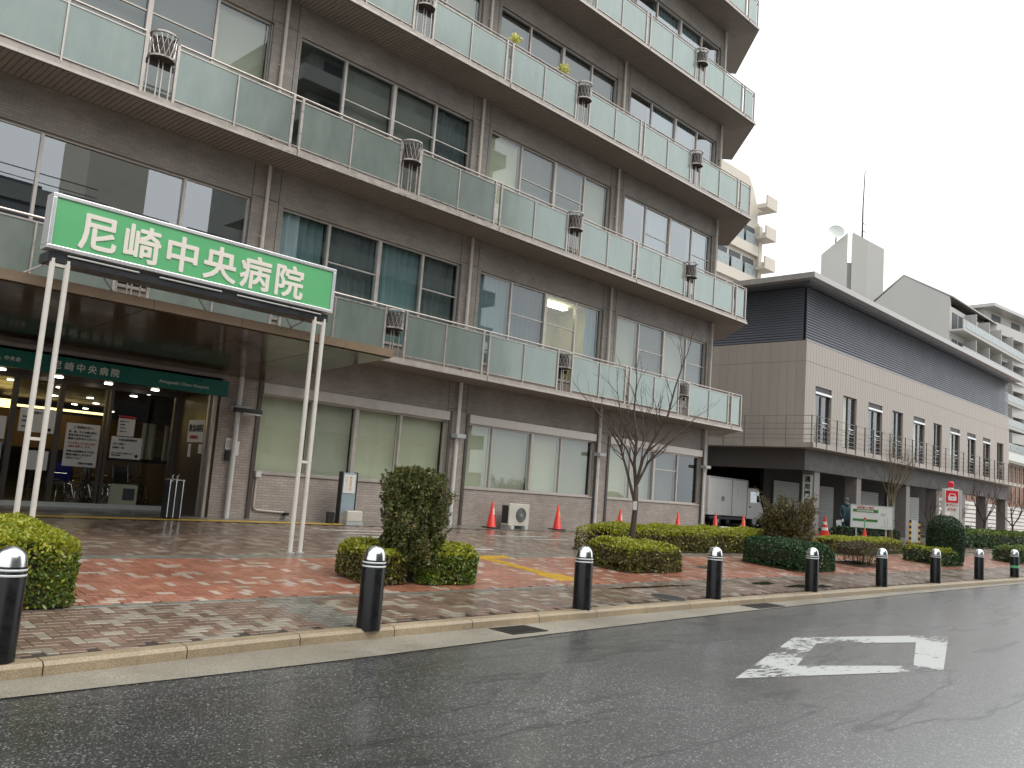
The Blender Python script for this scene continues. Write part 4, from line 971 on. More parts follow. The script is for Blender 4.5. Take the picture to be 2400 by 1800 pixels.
# ================================================================== vegetation
rng = np.random.default_rng(5)
def leaves(pts, nrm, size, jitter=.7, aspect=.5):
    """one small folded leaf per point; returns vertex and face arrays"""
    n = len(pts); d = nrm+rng.normal(0, jitter, (n, 3)); d /= np.linalg.norm(d, axis=1)[:, None]+1e-9
    a = rng.normal(0, 1, (n, 3)); u = np.cross(d, a); u /= np.linalg.norm(u, axis=1)[:, None]+1e-9; w = np.cross(d, u)
    s = size*(.65+.7*rng.random(n))[:, None]
    A = pts-u*s; B = pts+u*s; c = w*s*aspect; f = d*s*.18
    V = np.stack([A, pts+c+f, B, pts-c+f], 1).reshape(-1, 3); F = np.arange(n*4).reshape(-1, 4)
    return V, F
def leaf_obj(name, V, F, mats, midx=None, parent=None, org=(0, 0, 0), kind='stuff'):
    me = D.meshes.new(name); me.vertices.add(len(V)); me.vertices.foreach_set('co', (V-np.array(org)).astype(np.float32).ravel())
    me.loops.add(len(F)*4); me.loops.foreach_set('vertex_index', F.ravel().astype(np.int32))
    me.polygons.add(len(F)); me.polygons.foreach_set('loop_start', (np.arange(len(F))*4).astype(np.int32)); me.polygons.foreach_set('loop_total', np.full(len(F), 4, np.int32))
    for mt in mats: me.materials.append(M[mt])
    if midx is not None: me.polygons.foreach_set('material_index', midx.astype(np.int32))
    me.update(calc_edges=True); return put(name, me, parent, (0, 0, 0), 0, kind)
def lump(x, y, z, f=2.3, s=0):
    return np.sin(x*f+s)*np.sin(y*f*1.3+s*2)+.5*np.sin(x*f*2.7+z*3+s)*np.sin(y*f*2.1+z*4)
def hedge(label, x0, x1, y0, y1, h, n, size, mats=('leafA', 'leafTop'), top=.35, rnd=.12, cat='hedge', name='clipped_hedge', thin=0, wob=.035, yaw=0, soil=True, group=None):
    c = ((x0+x1)/2, (y0+y1)/2); g = gz(c[1]); o = (c[0], c[1], g)
    t = thing(name, label, cat, o, yaw, group)
    hx, hy = (x1-x0)/2, (y1-y0)/2
    P = rng.random((n*3, 3)); face = rng.random(n*3)
    at, a1, a2 = (2*hx)*(2*hy), 2*hx*h, 2*hy*h; tot = at+2*a1+2*a2
    X = (P[:, 0]*2-1)*hx; Y = (P[:, 1]*2-1)*hy; Z = P[:, 2]*h; N = np.zeros((n*3, 3))
    e = np.array([at, at+a1, at+2*a1, at+2*a1+a2, tot])/tot; k = np.searchsorted(e, face)
    Z[k == 0] = h; N[k == 0, 2] = 1; Y[k == 1] = -hy; N[k == 1, 1] = -1; Y[k == 2] = hy; N[k == 2, 1] = 1; X[k == 3] = -hx; N[k == 3, 0] = -1; X[k == 4] = hx; N[k == 4, 0] = 1
    # round the edges: superellipse pull
    ex = rnd if rnd > 1 else 5
    q = (np.abs(X/hx)**ex+np.abs(Y/hy)**ex+np.abs(np.maximum(Z/h*2-1, -.5))**ex)**(1/ex)
    sc = np.where(q > 1, 1/q, 1); X *= 1-(1-sc)*.95; Y *= 1-(1-sc)*.95; Z = h/2+(Z-h/2)*(1-(1-sc)*.95)
    dep = np.abs(rng.normal(0, 1, n*3))*.045+rng.random(n*3)*.02; L_ = lump(X+c[0], Y+c[1], Z, 3.1)*wob
    Q = np.stack([X, Y, Z], 1)+N*(L_-dep+.03)[:, None]
    keep = np.ones(n*3, bool)
    if thin: keep = (Q[:, 2] > h*thin*rng.random(n*3)) 
    Q = Q[keep][:n]; N = N[keep][:n]
    Q[:, 2] = np.maximum(Q[:, 2], .03)
    V, F = leaves(Q, N*.6, size)
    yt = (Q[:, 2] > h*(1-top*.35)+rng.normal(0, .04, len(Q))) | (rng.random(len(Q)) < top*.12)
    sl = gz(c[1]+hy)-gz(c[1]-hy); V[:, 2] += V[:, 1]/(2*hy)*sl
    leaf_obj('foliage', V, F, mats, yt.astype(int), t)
    core = MB().box(-hx*.80, hx*.80, -hy*.78, hy*.78, h*(.26 if not thin else .45), h*.80); ob('foliage_core', core, 'twig', t)  # solid dark box that keeps the hedge opaque, no modelled branches
    tw = MB()
    for _ in range(int(14+hx*14)):
        a, b = RN.uniform(-hx, hx)*.85, RN.uniform(-hy, hy)*.85
        tw.tube([(a*.8, b*.8, -.03), (a*.92+RN.uniform(-.03, .03), b*.95, h*.3), (a*1.05, b*1.05, h*.65)], [.012, .009, .005], 4)
    ob('stems', tw, 'twig', t, kind='stuff')
    if soil:
        me = MB(); m_ = -.06; me.v = [(-hx-m_, -hy-m_, 0), (hx+m_, -hy-m_, 0), (hx+m_, hy+m_, 0), (-hx-m_, hy+m_, 0)]
        me.v = [(a, b, b/(2*hy)*sl+.012) for a, b, _ in me.v]; me.v += [(a, b, z+.03) for (a, b, z) in [(-hx+.1, -hy+.1, -sl/2), (hx-.1, -hy+.1, -sl/2), (hx-.1, hy-.1, sl/2), (-hx+.1, hy-.1, sl/2)]]
        me.f = [(4, 5, 6, 7)]+[(k, (k+1) % 4, 4+(k+1) % 4, 4+k) for k in range(4)]; me.m = [0]*5; ob('soil', me, 'soil', t)
    return t
hedge('bright yellow green clipped hedge block at the left edge behind the first bollard', .2, 3.24, 8.95, 10.6, .70, 32000, .024, top=.8, rnd=9)
hedge('small yellow green bush left of the shaggy conifer behind the second bollard', 7.15, 7.85, 9.5, 10.4, .50, 5200, .028, ('leafB', 'leafTop'), top=.7, wob=.07)
hedge('yellow green bush right of the shaggy conifer', 8.02, 9.12, 9.42, 10.3, .50, 8500, .028, ('leafA', 'leafTop'), top=.5, wob=.07)
hedge('low olive hedge at the foot of the bare tree nearest the street', 13.4, 15.35, 9.85, 11.05, .52, 9000, .031, ('leafB', 'leafTop'), top=.5, wob=.06)
hedge('long hedge with bright green top running behind the bare tree', 15.2, 25.0, 12.15, 12.95, .62, 22000, .034, ('leafB', 'leafTop'), top=.85)
hedge('dark green box shaped shrub under the twiggy brown bush', 19.55, 21.7, 9.4, 11.1, .62, 10000, .033, ('leafG', 'leafG'), top=.1, wob=.05)
hedge('low yellow topped hedge in front of the person in the raincoat', 26.9, 33.5, 11.95, 12.75, .50, 9500, .034, ('leafB', 'leafTop'), top=.62)
hedge('half bare brown bush left of the sixth bollard', 24.0, 25.9, 9.75, 10.75, .60, 3000, .028, ('leafB', 'leafR'), top=.3, thin=1.3)
hedge('low dull hedge around the foot of the topiary', 29.8, 32.2, 9.55, 10.9, .52, 6000, .034, ('leafG', 'leafTop'), top=.35, wob=.06)
hedge('long mid green hedge behind the bollards at the far right', 43.5, 66, 13.6, 15.0, .85, 12000, .07, ('leafG', 'leafA'), top=.5, wob=.08)
hedge('small hedge cut off by the right edge behind the last bollard', 38.3, 44.0, 9.6, 10.6, .60, 5000, .045, ('leafG', 'leafA'), top=.5)
hedge('dark hedge under the white map board', 36.5, 43.0, 15.6, 16.5, .55, 5000, .05, ('leafD', 'leafG'), top=.2)
def crown(t, pts_fn, n, size, mats, frac=.3, name='foliage', jit=.9):
    Q, N = pts_fn(n); V, F = leaves(Q, N, size, jit); mi = (rng.random(len(Q)) < frac).astype(int)
    return leaf_obj(name, V, F, mats, mi, t)
# shaggy conifer: upright sprays with gaps
g = gz(9.9); t = thing('conifer', 'tall shaggy olive green conifer shrub behind the second bollard', 'conifer', (8.02, 9.78, g))
def sprays(n):
    Q = []; Nn = []
    K = 210
    for k in range(K):
        a = RN.uniform(0, 2*PI); r = math.sqrt(RN.random()); z = RN.uniform(.18, 1.40)
        rx = .44 if z > .5 else .32+.24*z; 
        p0 = np.array([r*rx*math.cos(a), r*.40*math.sin(a), z]); d = np.array([math.cos(a)*.55, math.sin(a)*.55, .85])+rng.normal(0, .18, 3); d /= np.linalg.norm(d)
        L = RN.uniform(.14, .34); m_ = n//K
        s = rng.random(m_); off = rng.normal(0, .028, (m_, 3))*(1.2-s)[:, None]
        q = p0+d*L*s[:, None]+off; Q.append(q); Nn.append(np.tile(d, (m_, 1))*.2+off*9)
    m2 = n; th = rng.random(m2)*2*PI; z = .14+rng.random(m2)*1.46; rr = np.where(z < .35, .30+.5*(z-.14), .40+.06*np.sin(th*3+z*4)+.05*np.sin(th*7-z*9))
    rr = rr*np.where(z > 1.3, 1-.35*(z-1.3)/.3, 1)*(1+.16*np.sin(th*2.3+z*6.5)+.14*np.sin(th*6+z*11)+.1*np.sin(th*11-z*17)); sh_ = np.where(rng.random(m2) < .75, 1-np.abs(rng.normal(0, .09, m2)), rng.random(m2)**.5)
    Q.append(np.stack([rr*sh_*np.cos(th), rr*.9*sh_*np.sin(th), z+.04*np.sin(th*5)], 1)); Nn.append(np.stack([np.cos(th), np.sin(th), .3+0*th], 1)*.4)
    Q = np.concatenate(Q); N = np.concatenate(Nn); k = Q[:, 2] < 1.66
    return Q[k], N[k]
crown(t, sprays, 14500, .026, ('leafO', 'leafD'), .12, jit=.8)
mb = MB()
for k in range(16):
    a = RN.uniform(0, 2*PI); r = RN.uniform(.1, .5); mb.tube([(RN.uniform(-.05, .05), RN.uniform(-.05, .05), -.03), (r*.4*math.cos(a), r*.3*math.sin(a), .45), (r*math.cos(a), r*.75*math.sin(a), RN.uniform(.9, 1.45))], [.026, .014, .004], 5)
ob('trunk', mb, 'twig', t)
ob('spray_core', MB().rev([(0, .25), (.14, .35), (.24, .7), (.24, 1.15), (.12, 1.35), (0, 1.4)], 10), 'twig', t)  # solid dark core that blocks the view through the sprays
# twiggy bush above the box shrub
g = gz(12.0); t = thing('twiggy_bush', 'tall brownish bush with long loose shoots in front of the truck', 'bush', (23.1, 11.55, gz(11.55)))
def wild(n):
    Q = []; Nn = []
    for k in range(170):
        a = RN.uniform(0, 2*PI); r = math.sqrt(RN.random()); z = RN.uniform(.25, 1.25)
        p0 = np.array([r*.62*math.cos(a), r*.55*math.sin(a), z]); d = np.array([math.cos(a)*.5, math.sin(a)*.5, .9])+rng.normal(0, .25, 3); L = RN.uniform(.2, .55)
        m_ = n//170; s = rng.random(m_); off = rng.normal(0, .05, (m_, 3)); Q.append(p0+d*L*s[:, None]+off); Nn.append(off*8+d*.2)
    return np.concatenate(Q), np.concatenate(Nn)
crown(t, wild, 15000, .034, ('leafB', 'leafR'), .4)
mb = MB()
for k in range(60):
    a = RN.uniform(0, 2*PI); r = RN.uniform(.15, .68); mb.tube([(r*.2*math.cos(a), r*.2*math.sin(a), -.03), (r*.6*math.cos(a), r*.4*math.sin(a), .7), (r*math.cos(a), r*.7*math.sin(a), RN.uniform(1.1, 1.75))], [.02, .012, .004], 4)
ob('stems', mb, 'twig', t); ob('foliage_core', MB().rev([(0, .1), (.35, .3), (.42, .8), (.2, 1.1), (0, 1.15)], 9), 'twig', t)  # core is one dark solid that closes the bush to view
# topiary
t = thing('topiary', 'dark round topped clipped topiary column at the right', 'topiary', (31.35, 10.0, gz(10.0)))
def dome(n):
    th = rng.random(n)*2*PI; z = rng.random(n)*1.5; r = np.where(z < .95, .60-.06*np.abs(z-.6), .58*np.sqrt(np.clip(1-((z-.95)/.58)**2, 0, 1)))
    z = np.minimum(z, 1.53); N = np.stack([np.cos(th), np.sin(th), np.where(z > .95, (z-.95)*2, 0)], 1); dd = np.abs(rng.normal(0, .03, n))
    return np.stack([(r-dd)*np.cos(th), (r-dd)*np.sin(th), z+.12], 1), N*.8
crown(t, dome, 14000, .030, ('leafD', 'leafG'), .25, jit=.5)
ob('foliage_core', MB().rev([(0, .1), (.5, .15), (.53, .9), (.42, 1.3), (.2, 1.5), (0, 1.55)], 14), 'twig', t)  # dark solid filling the column behind its leaves
# ---- bare trees
def grow(mb, p, d, L, r, depth, rnd, spread=.5, up=.12, tips=None, kids=(2, 3)):
    n = 4; pts = [p.copy()]; rr = [r]; q = p.copy(); dd = d.copy()
    for k in range(n):
        dd = (dd+Vector((rnd.gauss(0, .09), rnd.gauss(0, .09), rnd.gauss(0, .05)+up*.3))).normalized(); q = q+dd*(L/n); pts.append(q.copy()); rr.append(r*(1-.45*(k+1)/n))
    mb.tube(pts, rr, 5 if r > .012 else 3, cap=False)
    if depth <= 0: return
    for k in range(rnd.randint(*kids)):
        i = rnd.randint(2, n); a = Vector((rnd.gauss(0, 1), rnd.gauss(0, 1), rnd.gauss(0, .5))).normalized()
        nd = (dd+a*spread+Vector((0, 0, up))).normalized(); grow(mb, pts[i], nd, L*rnd.uniform(.5, .75), rr[i]*.62, depth-1, rnd, spread, up, tips, kids)
def limb(mb, pts, r0, r1, rnd, sub=6, depth=3, L=.55):
    P = [Vector(p) for p in pts]; n = len(P); rr = [r0+(r1-r0)*k/(n-1) for k in range(n)]
    mb.tube(P, rr, 7, cap=False)
    for k in range(sub):
        s = rnd.uniform(.25, 1)*(n-1); i = min(int(s), n-2); q = P[i].lerp(P[i+1], s-i); d = (P[i+1]-P[i]).normalized(); a = Vector((rnd.gauss(0, 1), rnd.gauss(0, 1), rnd.gauss(0, .4))).normalized()
        grow(mb, q, (d+a*.75+Vector((0, 0, .15))).normalized(), L*rnd.uniform(.7, 1.3), rr[i]*.45, depth-1, rnd)
    grow(mb, P[-1], (P[-1]-P[-2]).normalized(), L, r1, depth-1, rnd)
rt = random.Random(3)
TO = (16.31, 11.95, gz(11.95)); t = thing('bare_tree', 'leafless dark tree standing in the hedge in front of the hospital', 'tree', TO)
rx, ry = .7, -.7        # direction across the view
def vp(a, z, d=0): return (a*rx+d*.7, a*ry+d*.7, z)
mb = MB().tube([vp(.0, -.1), vp(0, .5), vp(.03, 1.1), vp(.02, 1.55)], [.085, .068, .06, .055], 10)
ob('trunk', mb, 'bark', t, smooth=True)
mb = MB()
limb(mb, [vp(.02, 1.5), vp(-.05, 2.1, .05), vp(-.03, 2.7), vp(-.12, 3.3, .1), vp(-.1, 3.9, .1)], .045, .016, rt, 9)
limb(mb, [vp(0, 1.2), vp(-.2, 1.9, .1), vp(-.38, 2.45, .2), vp(-.75, 3.0, .2), vp(-1.1, 3.4, .3)], .036, .012, rt, 9)
limb(mb, [vp(.0, 1.55), vp(.12, 2.2, -.1), vp(.35, 2.7, -.2), vp(.62, 3.25, -.3), vp(.75, 3.9, -.3), vp(.95, 4.6, -.3)], .042, .012, rt, 10)
limb(mb, [vp(.03, 1.6), vp(.3, 2.15, .2), vp(.75, 2.6, .4), vp(1.25, 3.1, .5)], .034, .012, rt, 9)
limb(mb, [vp(-.02, 1.9), vp(-.3, 2.4, -.3), vp(-.65, 2.75, -.6), vp(-.95, 3.05, -.8)], .026, .010, rt, 6)
limb(mb, [vp(.1, 2.1), vp(.2, 2.8, .4), vp(.15, 3.4, .6)], .024, .010, rt, 5)
limb(mb, [vp(-.03, 2.4), vp(-.4, 3.0, 0), vp(-.55, 3.7, 0)], .022, .009, rt, 6)
ob('branches', mb, 'bark', t)
ob('name_tag', MB().box(-.045, .045, -.09, -.08, 1.02, 1.22), 'signw', t).rotation_euler = (0, 0, -PI/4*.9)
def bare(label, loc, h, seed, mat='bark', r=.06, forks=4, spread=.7, depth=4, group='bare trees by the annex'):
    rr = random.Random(seed); t = thing('bare_tree', label, 'tree', loc, 0, group)
    th = h*.32; ob('trunk', MB().tube([(0, 0, -.1), (rr.gauss(0, .03), rr.gauss(0, .03), th*.5), (rr.gauss(0, .05), rr.gauss(0, .05), th)], [r, r*.85, r*.72], 8), mat, t)
    mb = MB()
    for k in range(forks):
        a = 2*PI*k/forks+rr.random(); d = Vector((math.cos(a)*spread, math.sin(a)*spread, 1)).normalized(); grow(mb, Vector((0, 0, th*rr.uniform(.85, .99))), d, h*.33, r*.5, depth, rr, .55, .25, None, (3, 4))
    ob('branches', mb, mat, t); return t
bare('tall mossy trunked bare tree right of the map board', (40.6, 15.3, gz(15.3)), 4.6, 4, 'barky', .12, 4, .25)
bare('slender bare tree with red brown bark behind the topiary', (41.0, 13.7, gz(13.7)), 3.0, 9, 'twig', .06, 4, .5)
bare('small bare tree right of the red pylon sign', (46.2, 14.4, gz(14.4)), 2.6, 12, 'barky', .05, 4, .6)
bare('bare tree before the last annex pillar', (57, 16.0, gz(16.0)), 4.2, 21, 'bark', .09, 5, .7)
bare('bare tree nearest the right edge of the photo', (62, 15.8, gz(15.8)), 3.9, 27, 'bark', .08, 5, .7)
# ================================================================== annex building
AO = (53, 18, .5)
an = thing('annex_building', 'long greige annex on pillars with a dark slatted louvre storey and flat roof', 'building', AO)
def ap(name, mb, mats, parent=None, kind=None, bevel=0): return ob(name, mb, mats, parent or an, AO, kind, False, bevel)
AX0, AX1, AY0, AY1 = 37.2, 69.7, 18.0, 36.0
WX = [(38.25, 40.0), (41.35, 42.95), (44.4, 46.25), (47.65, 49.2), (50.8, 52.6), (54.05, 55.5), (57.05, 58.85), (60.3, 62.05), (63.6, 65.25), (66.8, 68.35)]
tr = [1, 0, 1, 0, 1, 0, 1, 1, 1, 0]
mb = MB(); x = AX0
for (a, b), k in zip(WX, tr):
    zt = 7.42 if k else 7.38
    mb.box(x, a, AY0, AY0+.3, 4.6, 8.44); mb.box(a, b, AY0, AY0+.3, zt, 8.44); mb.box(a, b, AY0, AY0+.3, 4.6, 4.78); x = b
mb.box(x, AX1, AY0, AY0+.3, 4.6, 8.44)
mb.box(AX0, AX1, AY0, AY0+.3, 8.462, 9.42)
mb.box(AX0, AX0+.3, AY0+.3, AY1, 4.6, 8.44).box(AX0, AX0+.3, AY0+.3, AY1, 8.462, 9.42)
mb.box(AX1-.3, AX1, AY0+.3, AY1, 4.6, 9.42).box(AX0, AX1, AY1, AY1+.3, 4.6, 9.42)
ap('wall', mb, 'annex')
ap('wall_joint', MB().box(AX0+.01, AX1-.01, AY0+.012, AY0+.28, 8.44, 8.462).box(AX0+.012, AX0+.28, AY0+.3, AY1, 8.44, 8.462), 'annexjoint')
# ribs of the cladding
mb = MB()
for a in np.arange(AX0+.15, AX1, .3):
    if any(p-.02 < a < q+.02 for p, q in WX): mb.box(a-.006, a+.006, AY0-.004, AY0-.0005, 7.45, 8.42)
    else: mb.box(a-.006, a+.006, AY0-.004, AY0-.0005, 4.62, 8.42)
    mb.box(a-.006, a+.006, AY0-.004, AY0-.0005, 8.48, 9.40)
for a in np.arange(AY0+.45, AY1, .45): mb.box(AX0-.004, AX0-.0005, a-.006, a+.006, 4.62, 8.42).box(AX0-.004, AX0-.0005, a-.006, a+.006, 8.48, 9.4)
ap('cladding_rib', mb, 'annexjoint', kind='stuff')
for (a, b), k in zip(WX, tr):
    zt = 7.42 if k else 7.38; y0 = AY0+.10
    fr = MB().box(a, a+.05, y0, y0+.1, 4.78, zt).box(b-.05, b, y0, y0+.1, 4.78, zt).box(a+.05, b-.05, y0, y0+.1, 4.78, 4.83).box((a+b)/2-.04, (a+b)/2+.04, y0, y0+.1, 4.83, 7.0 if k else zt-.05)
    if not k: fr.box(a+.05, b-.05, y0, y0+.1, zt-.05, zt)
    w = ap('window', fr, 'framedark')
    q = MB(); z1 = 7.10 if k else zt; q.quad((a+.05, y0+.05, 4.83), (b-.05, y0+.05, 4.83), (b-.05, y0+.05, z1), (a+.05, y0+.05, z1)); ap('pane', q, 'glass', w)
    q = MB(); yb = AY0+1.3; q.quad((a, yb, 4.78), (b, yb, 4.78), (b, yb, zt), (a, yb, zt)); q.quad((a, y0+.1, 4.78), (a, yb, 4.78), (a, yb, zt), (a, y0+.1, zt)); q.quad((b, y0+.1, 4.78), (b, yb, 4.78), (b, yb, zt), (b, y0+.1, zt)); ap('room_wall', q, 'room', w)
    r = RN.random(); ap('curtain', wavy(a+.05, a+(b-a)*(.45 if r < .6 else .75), AY0+.35, 4.8, z1, 14), 'blind' if r < .5 else 'blindlow', w)
    if k:
        ap('transom_bar', MB().box(a-.01, b+.01, AY0-.02, AY0+.14, 7.06, 7.16), 'alu', w); ap('transom', MB().box(a+.02, b-.02, AY0+.05, AY0+.12, 7.17, 7.40), 'grille', w)
    ap('safety_bar', MB().box(a+(b-a)*.55, b-.05, y0-.02, y0-.005, 5.75, 5.79).box(a+(b-a)*.55, b-.05, y0-.02, y0-.005, 5.55, 5.57), 'alu', w)
# balcony slab, upstand, beam, railing
ap('balcony_slab', MB().box(36.3, 69.95, 17.1, 17.99, 4.38, 4.6).box(36.3, 37.19, 17.99, AY1, 4.38, 4.6), 'annex')
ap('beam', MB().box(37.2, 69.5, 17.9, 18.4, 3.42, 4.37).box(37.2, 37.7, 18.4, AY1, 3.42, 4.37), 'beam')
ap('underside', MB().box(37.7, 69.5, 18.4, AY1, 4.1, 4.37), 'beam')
rl = MB()
for z in (5.80, 5.45, 5.2, 4.95, 4.75): rl.box(36.36, 69.9, 17.13, 17.15, z-.012, z+.012).box(36.36, 36.38, 17.15, 30, z-.012, z+.012)
ap('handrail', rl, 'pillar')
for a in [36.6, 37.65, 38.7]+list(np.arange(39.75, 69.8, 1.055)): ap('rail_post', MB().box(a-.02, a+.02, 17.075, 17.12, 4.42, 5.82), 'framedark')
for a in (17.2, 18.4, 19.5, 20.5, 21.6, 22.8, 24): ap('rail_post', MB().box(36.28, 36.33, a-.025, a+.025, 4.42, 5.82), 'pillar')
# louvre storey: each slat a part on the two faces seen
ap('louvre_backing', MB().box(AX0+.25, AX1-.1, AY0+.25, AY1, 9.42, 12.0), 'groove')
sm = MB().ext([(-.045, -.052), (-.005, .052), (.02, .052), (-.02, -.052)], 'x', 0, AX1-AX0-.04).mesh('louvre_slat', 'louvre')
sm2 = MB().ext([(-.045, -.052), (-.005, .052), (.02, .052), (-.02, -.052)], 'y', 0, AY1-AY0-.3).mesh('louvre_slat', 'louvre')
for k in range(20):
    z = 9.52+k*.125; o = put('louvre_slat', sm, an, (AX0+.02-AO[0], AY0+.08-AO[1], z-AO[2])); o = put('louvre_slat', sm2, an, (AX0+.08-AO[0], AY0+.22-AO[1], z-AO[2]))
ap('coping', MB().box(AX0-.02, AX1, AY0-.02, AY0+.1, 9.421, 9.45), 'roofedge')
ap('eave_board', MB().box(AX0-.5, AX1+.3, AY0-.3, AY1, 12.0, 12.1), 'louvre')  # thin slate coloured board under the roof edge
ap('roof', MB().box(AX0-1.0, AX1+.75, AY0-.75, AY1+.8, 12.1, 12.36), 'roofedge')
for a in (38.45, 43.2, 49.9, 54.7, 59.5, 64.3, 68.9):
    ap('pillar', MB().box(a, a+.55, 18.0, 18.6, .5, 3.42), 'pillar')
for a in (40, 46, 52, 58, 64): ap('pillar', MB().box(a, a+.5, 27, 27.5, .5, 4.1), 'beam')
o = (38.45, 18.3, 2.4); t = thing('pillar_sign', 'vertical white plate with four black characters on the annex corner pillar', 'sign', (38.45, 18.3, 2.0))
ob('plate', MB().box(-.035, -.004, -.22, .24, -.25, 1.25), 'signw', t)
for j, s in enumerate('通用門口'):
    k = text('lettering', s, .30, 'ink', t, (-.04, .17, .93-j*.34), ext=.002, weight=.01); k.rotation_euler = (PI/2, 0, -PI/2)
# back of the parking hall: rolling shutters and openings
sh = thing('shutter_wall', 'pale roller shutters and dark bays at the back of the annex undercroft', 'shutter', (52, 30, .5))
SO = (52, 30, .5)
ob('dark_backdrop', MB().box(28, 52, 26, 26.3, .5, 4.36), 'groove', sh, SO)  # dark wall added to close the bright gap beside the truck
for a, b in ((44.0, 47.0), (48.6, 51.6), (54.0, 58.5), (60.0, 66.0)):
    q = MB()
    for z in np.arange(.6, 3.1, .12): q.box(a, b, 22.9, 22.96, z, z+.105)
    ob('shutter', q, 'signw', sh, SO)
ob('wall_panel', MB().box(43.0, 69.4, 23.0, 23.2, .5, 4.1), 'groove', sh, SO)
# ================================================================== truck
t = thing('delivery_truck', 'white box truck parked under the annex seen past the hospital corner', 'truck', (38.5, 22.6, .5)); 
def tk(n, mb, m, parent=None, bevel=0): return ob(n, mb, m, parent or t, bevel=bevel)
tk('cargo_box', MB().box(-3.2, .45, -.95, .95, .55, 2.36), 'truck', bevel=.03)
tk('side_rib', MB().box(-1.1, -1.04, -.975, -.952, .6, 2.3).box(.36, .42, -.975, -.952, .6, 2.3).box(-3.1, .4, -.972, -.952, 2.28, 2.34), 'grey')
for k, a in enumerate((-.5,)): tk('emblem', MB().tube([(-1.9+.14*math.cos(x), -.957, 1.35+.09*math.sin(x)) for x in np.linspace(0, 2*PI, 16)], .015, 4, cap=False).box(-1.93, -1.87, -.96, -.952, 1.22, 1.48), 'dark')
cab = tk('cab', MB().ext([(.52, .45), (2.15, .45), (2.2, .95), (1.95, 1.25), (1.72, 1.95), (1.55, 2.0), (.52, 2.0)], 'y', -.88, .88), 'truck', bevel=.04)
tk('side_window', MB().ext([(.80, 1.28), (1.78, 1.28), (1.62, 1.82), (.80, 1.82)], 'y', -.897, -.886), 'farwin', cab); tk('windscreen', MB().ext([(1.98, 1.27), (1.77, 1.9), (1.80, 1.9), (2.01, 1.27)], 'y', -.78, .78), 'farwin', cab)
tk('door_handle', MB().box(.72, .92, -.905, -.88, 1.02, 1.08), 'dark', cab); tk('headlight', MB().box(2.17, 2.22, -.8, -.5, .65, .85), 'reflect', cab); tk('mirror', MB().box(1.85, 1.95, -1.12, -1.0, 1.3, 1.65), 'dark', cab)
tk('chassis', MB().box(-3.1, 2.1, -.4, .4, .35, .5).box(-3.0, .4, -.9, -.5, .38, .5), 'dark')
for a in (-2.2, 1.35):
    for s in (-.85, .65):
        w = tk('wheel', MB().tube([(a, s, .36), (a, s+.22, .36)], .36, 20), 'rubber'); tk('rim', MB().tube([(a, s-.01, .36), (a, s+.05, .36)], .2, 14), 'grey', w)
# ================================================================== person
def skin_mesh(name, joints, edges, mat, parent, sub=2, root=0):
    me = D.meshes.new(name); me.from_pydata([j[0] for j in joints], edges, []); o = put(name, me, parent)
    sm = o.modifiers.new('skin', 'SKIN'); sm.use_smooth_shade = True
    for k, j in enumerate(joints):
        me.skin_vertices[0].data[k].radius = (j[1], j[2] if len(j) > 2 else j[1]); me.skin_vertices[0].data[k].use_root = (k == root)
    s = o.modifiers.new('sub', 'SUBSURF'); s.levels = sub; s.render_levels = sub
    bpy.context.view_layer.update(); dg = bpy.context.evaluated_depsgraph_get()
    m2 = D.meshes.new_from_object(o.evaluated_get(dg)); D.objects.remove(o); D.meshes.remove(me); m2.name = name
    m2.materials.clear(); m2.materials.append(M[mat]); m2.polygons.foreach_set('use_smooth', [True]*len(m2.polygons))
    return put(name, m2, parent)
t = thing('person', 'person in dark teal raincoat and cap with one arm stretched toward the map board', 'person', (37.6, 16.1, gz(16.1)), -PI/4)
# local frame: +x to the right of the picture, +y away from the camera
J = [((0, 0, .95), .22, .16), ((0, 0, 1.18), .215, .155), ((0, .01, 1.38), .235, .14), ((0, .01, 1.50), .07, .07), ((0, .02, 1.56), .055, .055),
     ((.20, 0, 1.42), .075, .075), ((.40, -.05, 1.20), .058, .058), ((.62, -.12, 1.05), .042, .042),
     ((-.20, 0, 1.42), .075, .075), ((-.25, .02, 1.14), .058, .058), ((-.22, -.12, .92), .042, .042),
     ((.10, 0, .78), .105, .10), ((.11, .0, .46), .072, .072), ((.11, .03, .12), .055, .055), ((-.10, 0, .78), .105, .10), ((-.12, 0, .46), .072, .072), ((-.12, .03, .12), .055, .055), ((0, 0, .62), .235, .17)]
skin_mesh('body', J, [(0, 1), (1, 2), (2, 3), (3, 4), (2, 5), (5, 6), (6, 7), (2, 8), (8, 9), (9, 10), (0, 11), (11, 12), (12, 13), (0, 14), (14, 15), (15, 16), (0, 17)], 'navy', t)
skin_mesh('trousers', [((.1, 0, .70), .115, .11), ((.11, 0, .46), .085, .085), ((.11, .03, .10), .068, .07)], [(0, 1), (1, 2)], 'navyd', t); skin_mesh('trousers', [((-.1, 0, .70), .115, .11), ((-.12, 0, .46), .085, .085), ((-.12, .03, .10), .068, .07)], [(0, 1), (1, 2)], 'navyd', t)
for s in (-.12, .11): ob('boot', MB().obox((s, -.0, .05), (.05, 0, 0), (0, .14, 0), (0, 0, .05)), 'rubber', t, bevel=.03)
skin_mesh('head', [((0, .02, 1.56), .06), ((0, .01, 1.64), .085, .10), ((0, .0, 1.72), .075, .09)], [(0, 1), (1, 2)], 'skin', t)
ob('cap', MB().rev([(.105, 1.69), (.112, 1.72), (.10, 1.78), (.06, 1.82), (0, 1.83)], 18).box(.06, .2, -.07, .07, 1.695, 1.71), 'capm', t, smooth=False)
ob('hood', MB().rev([(.13, 1.46), (.15, 1.53), (.11, 1.6), (.10, 1.58)], 18), 'navy', t)
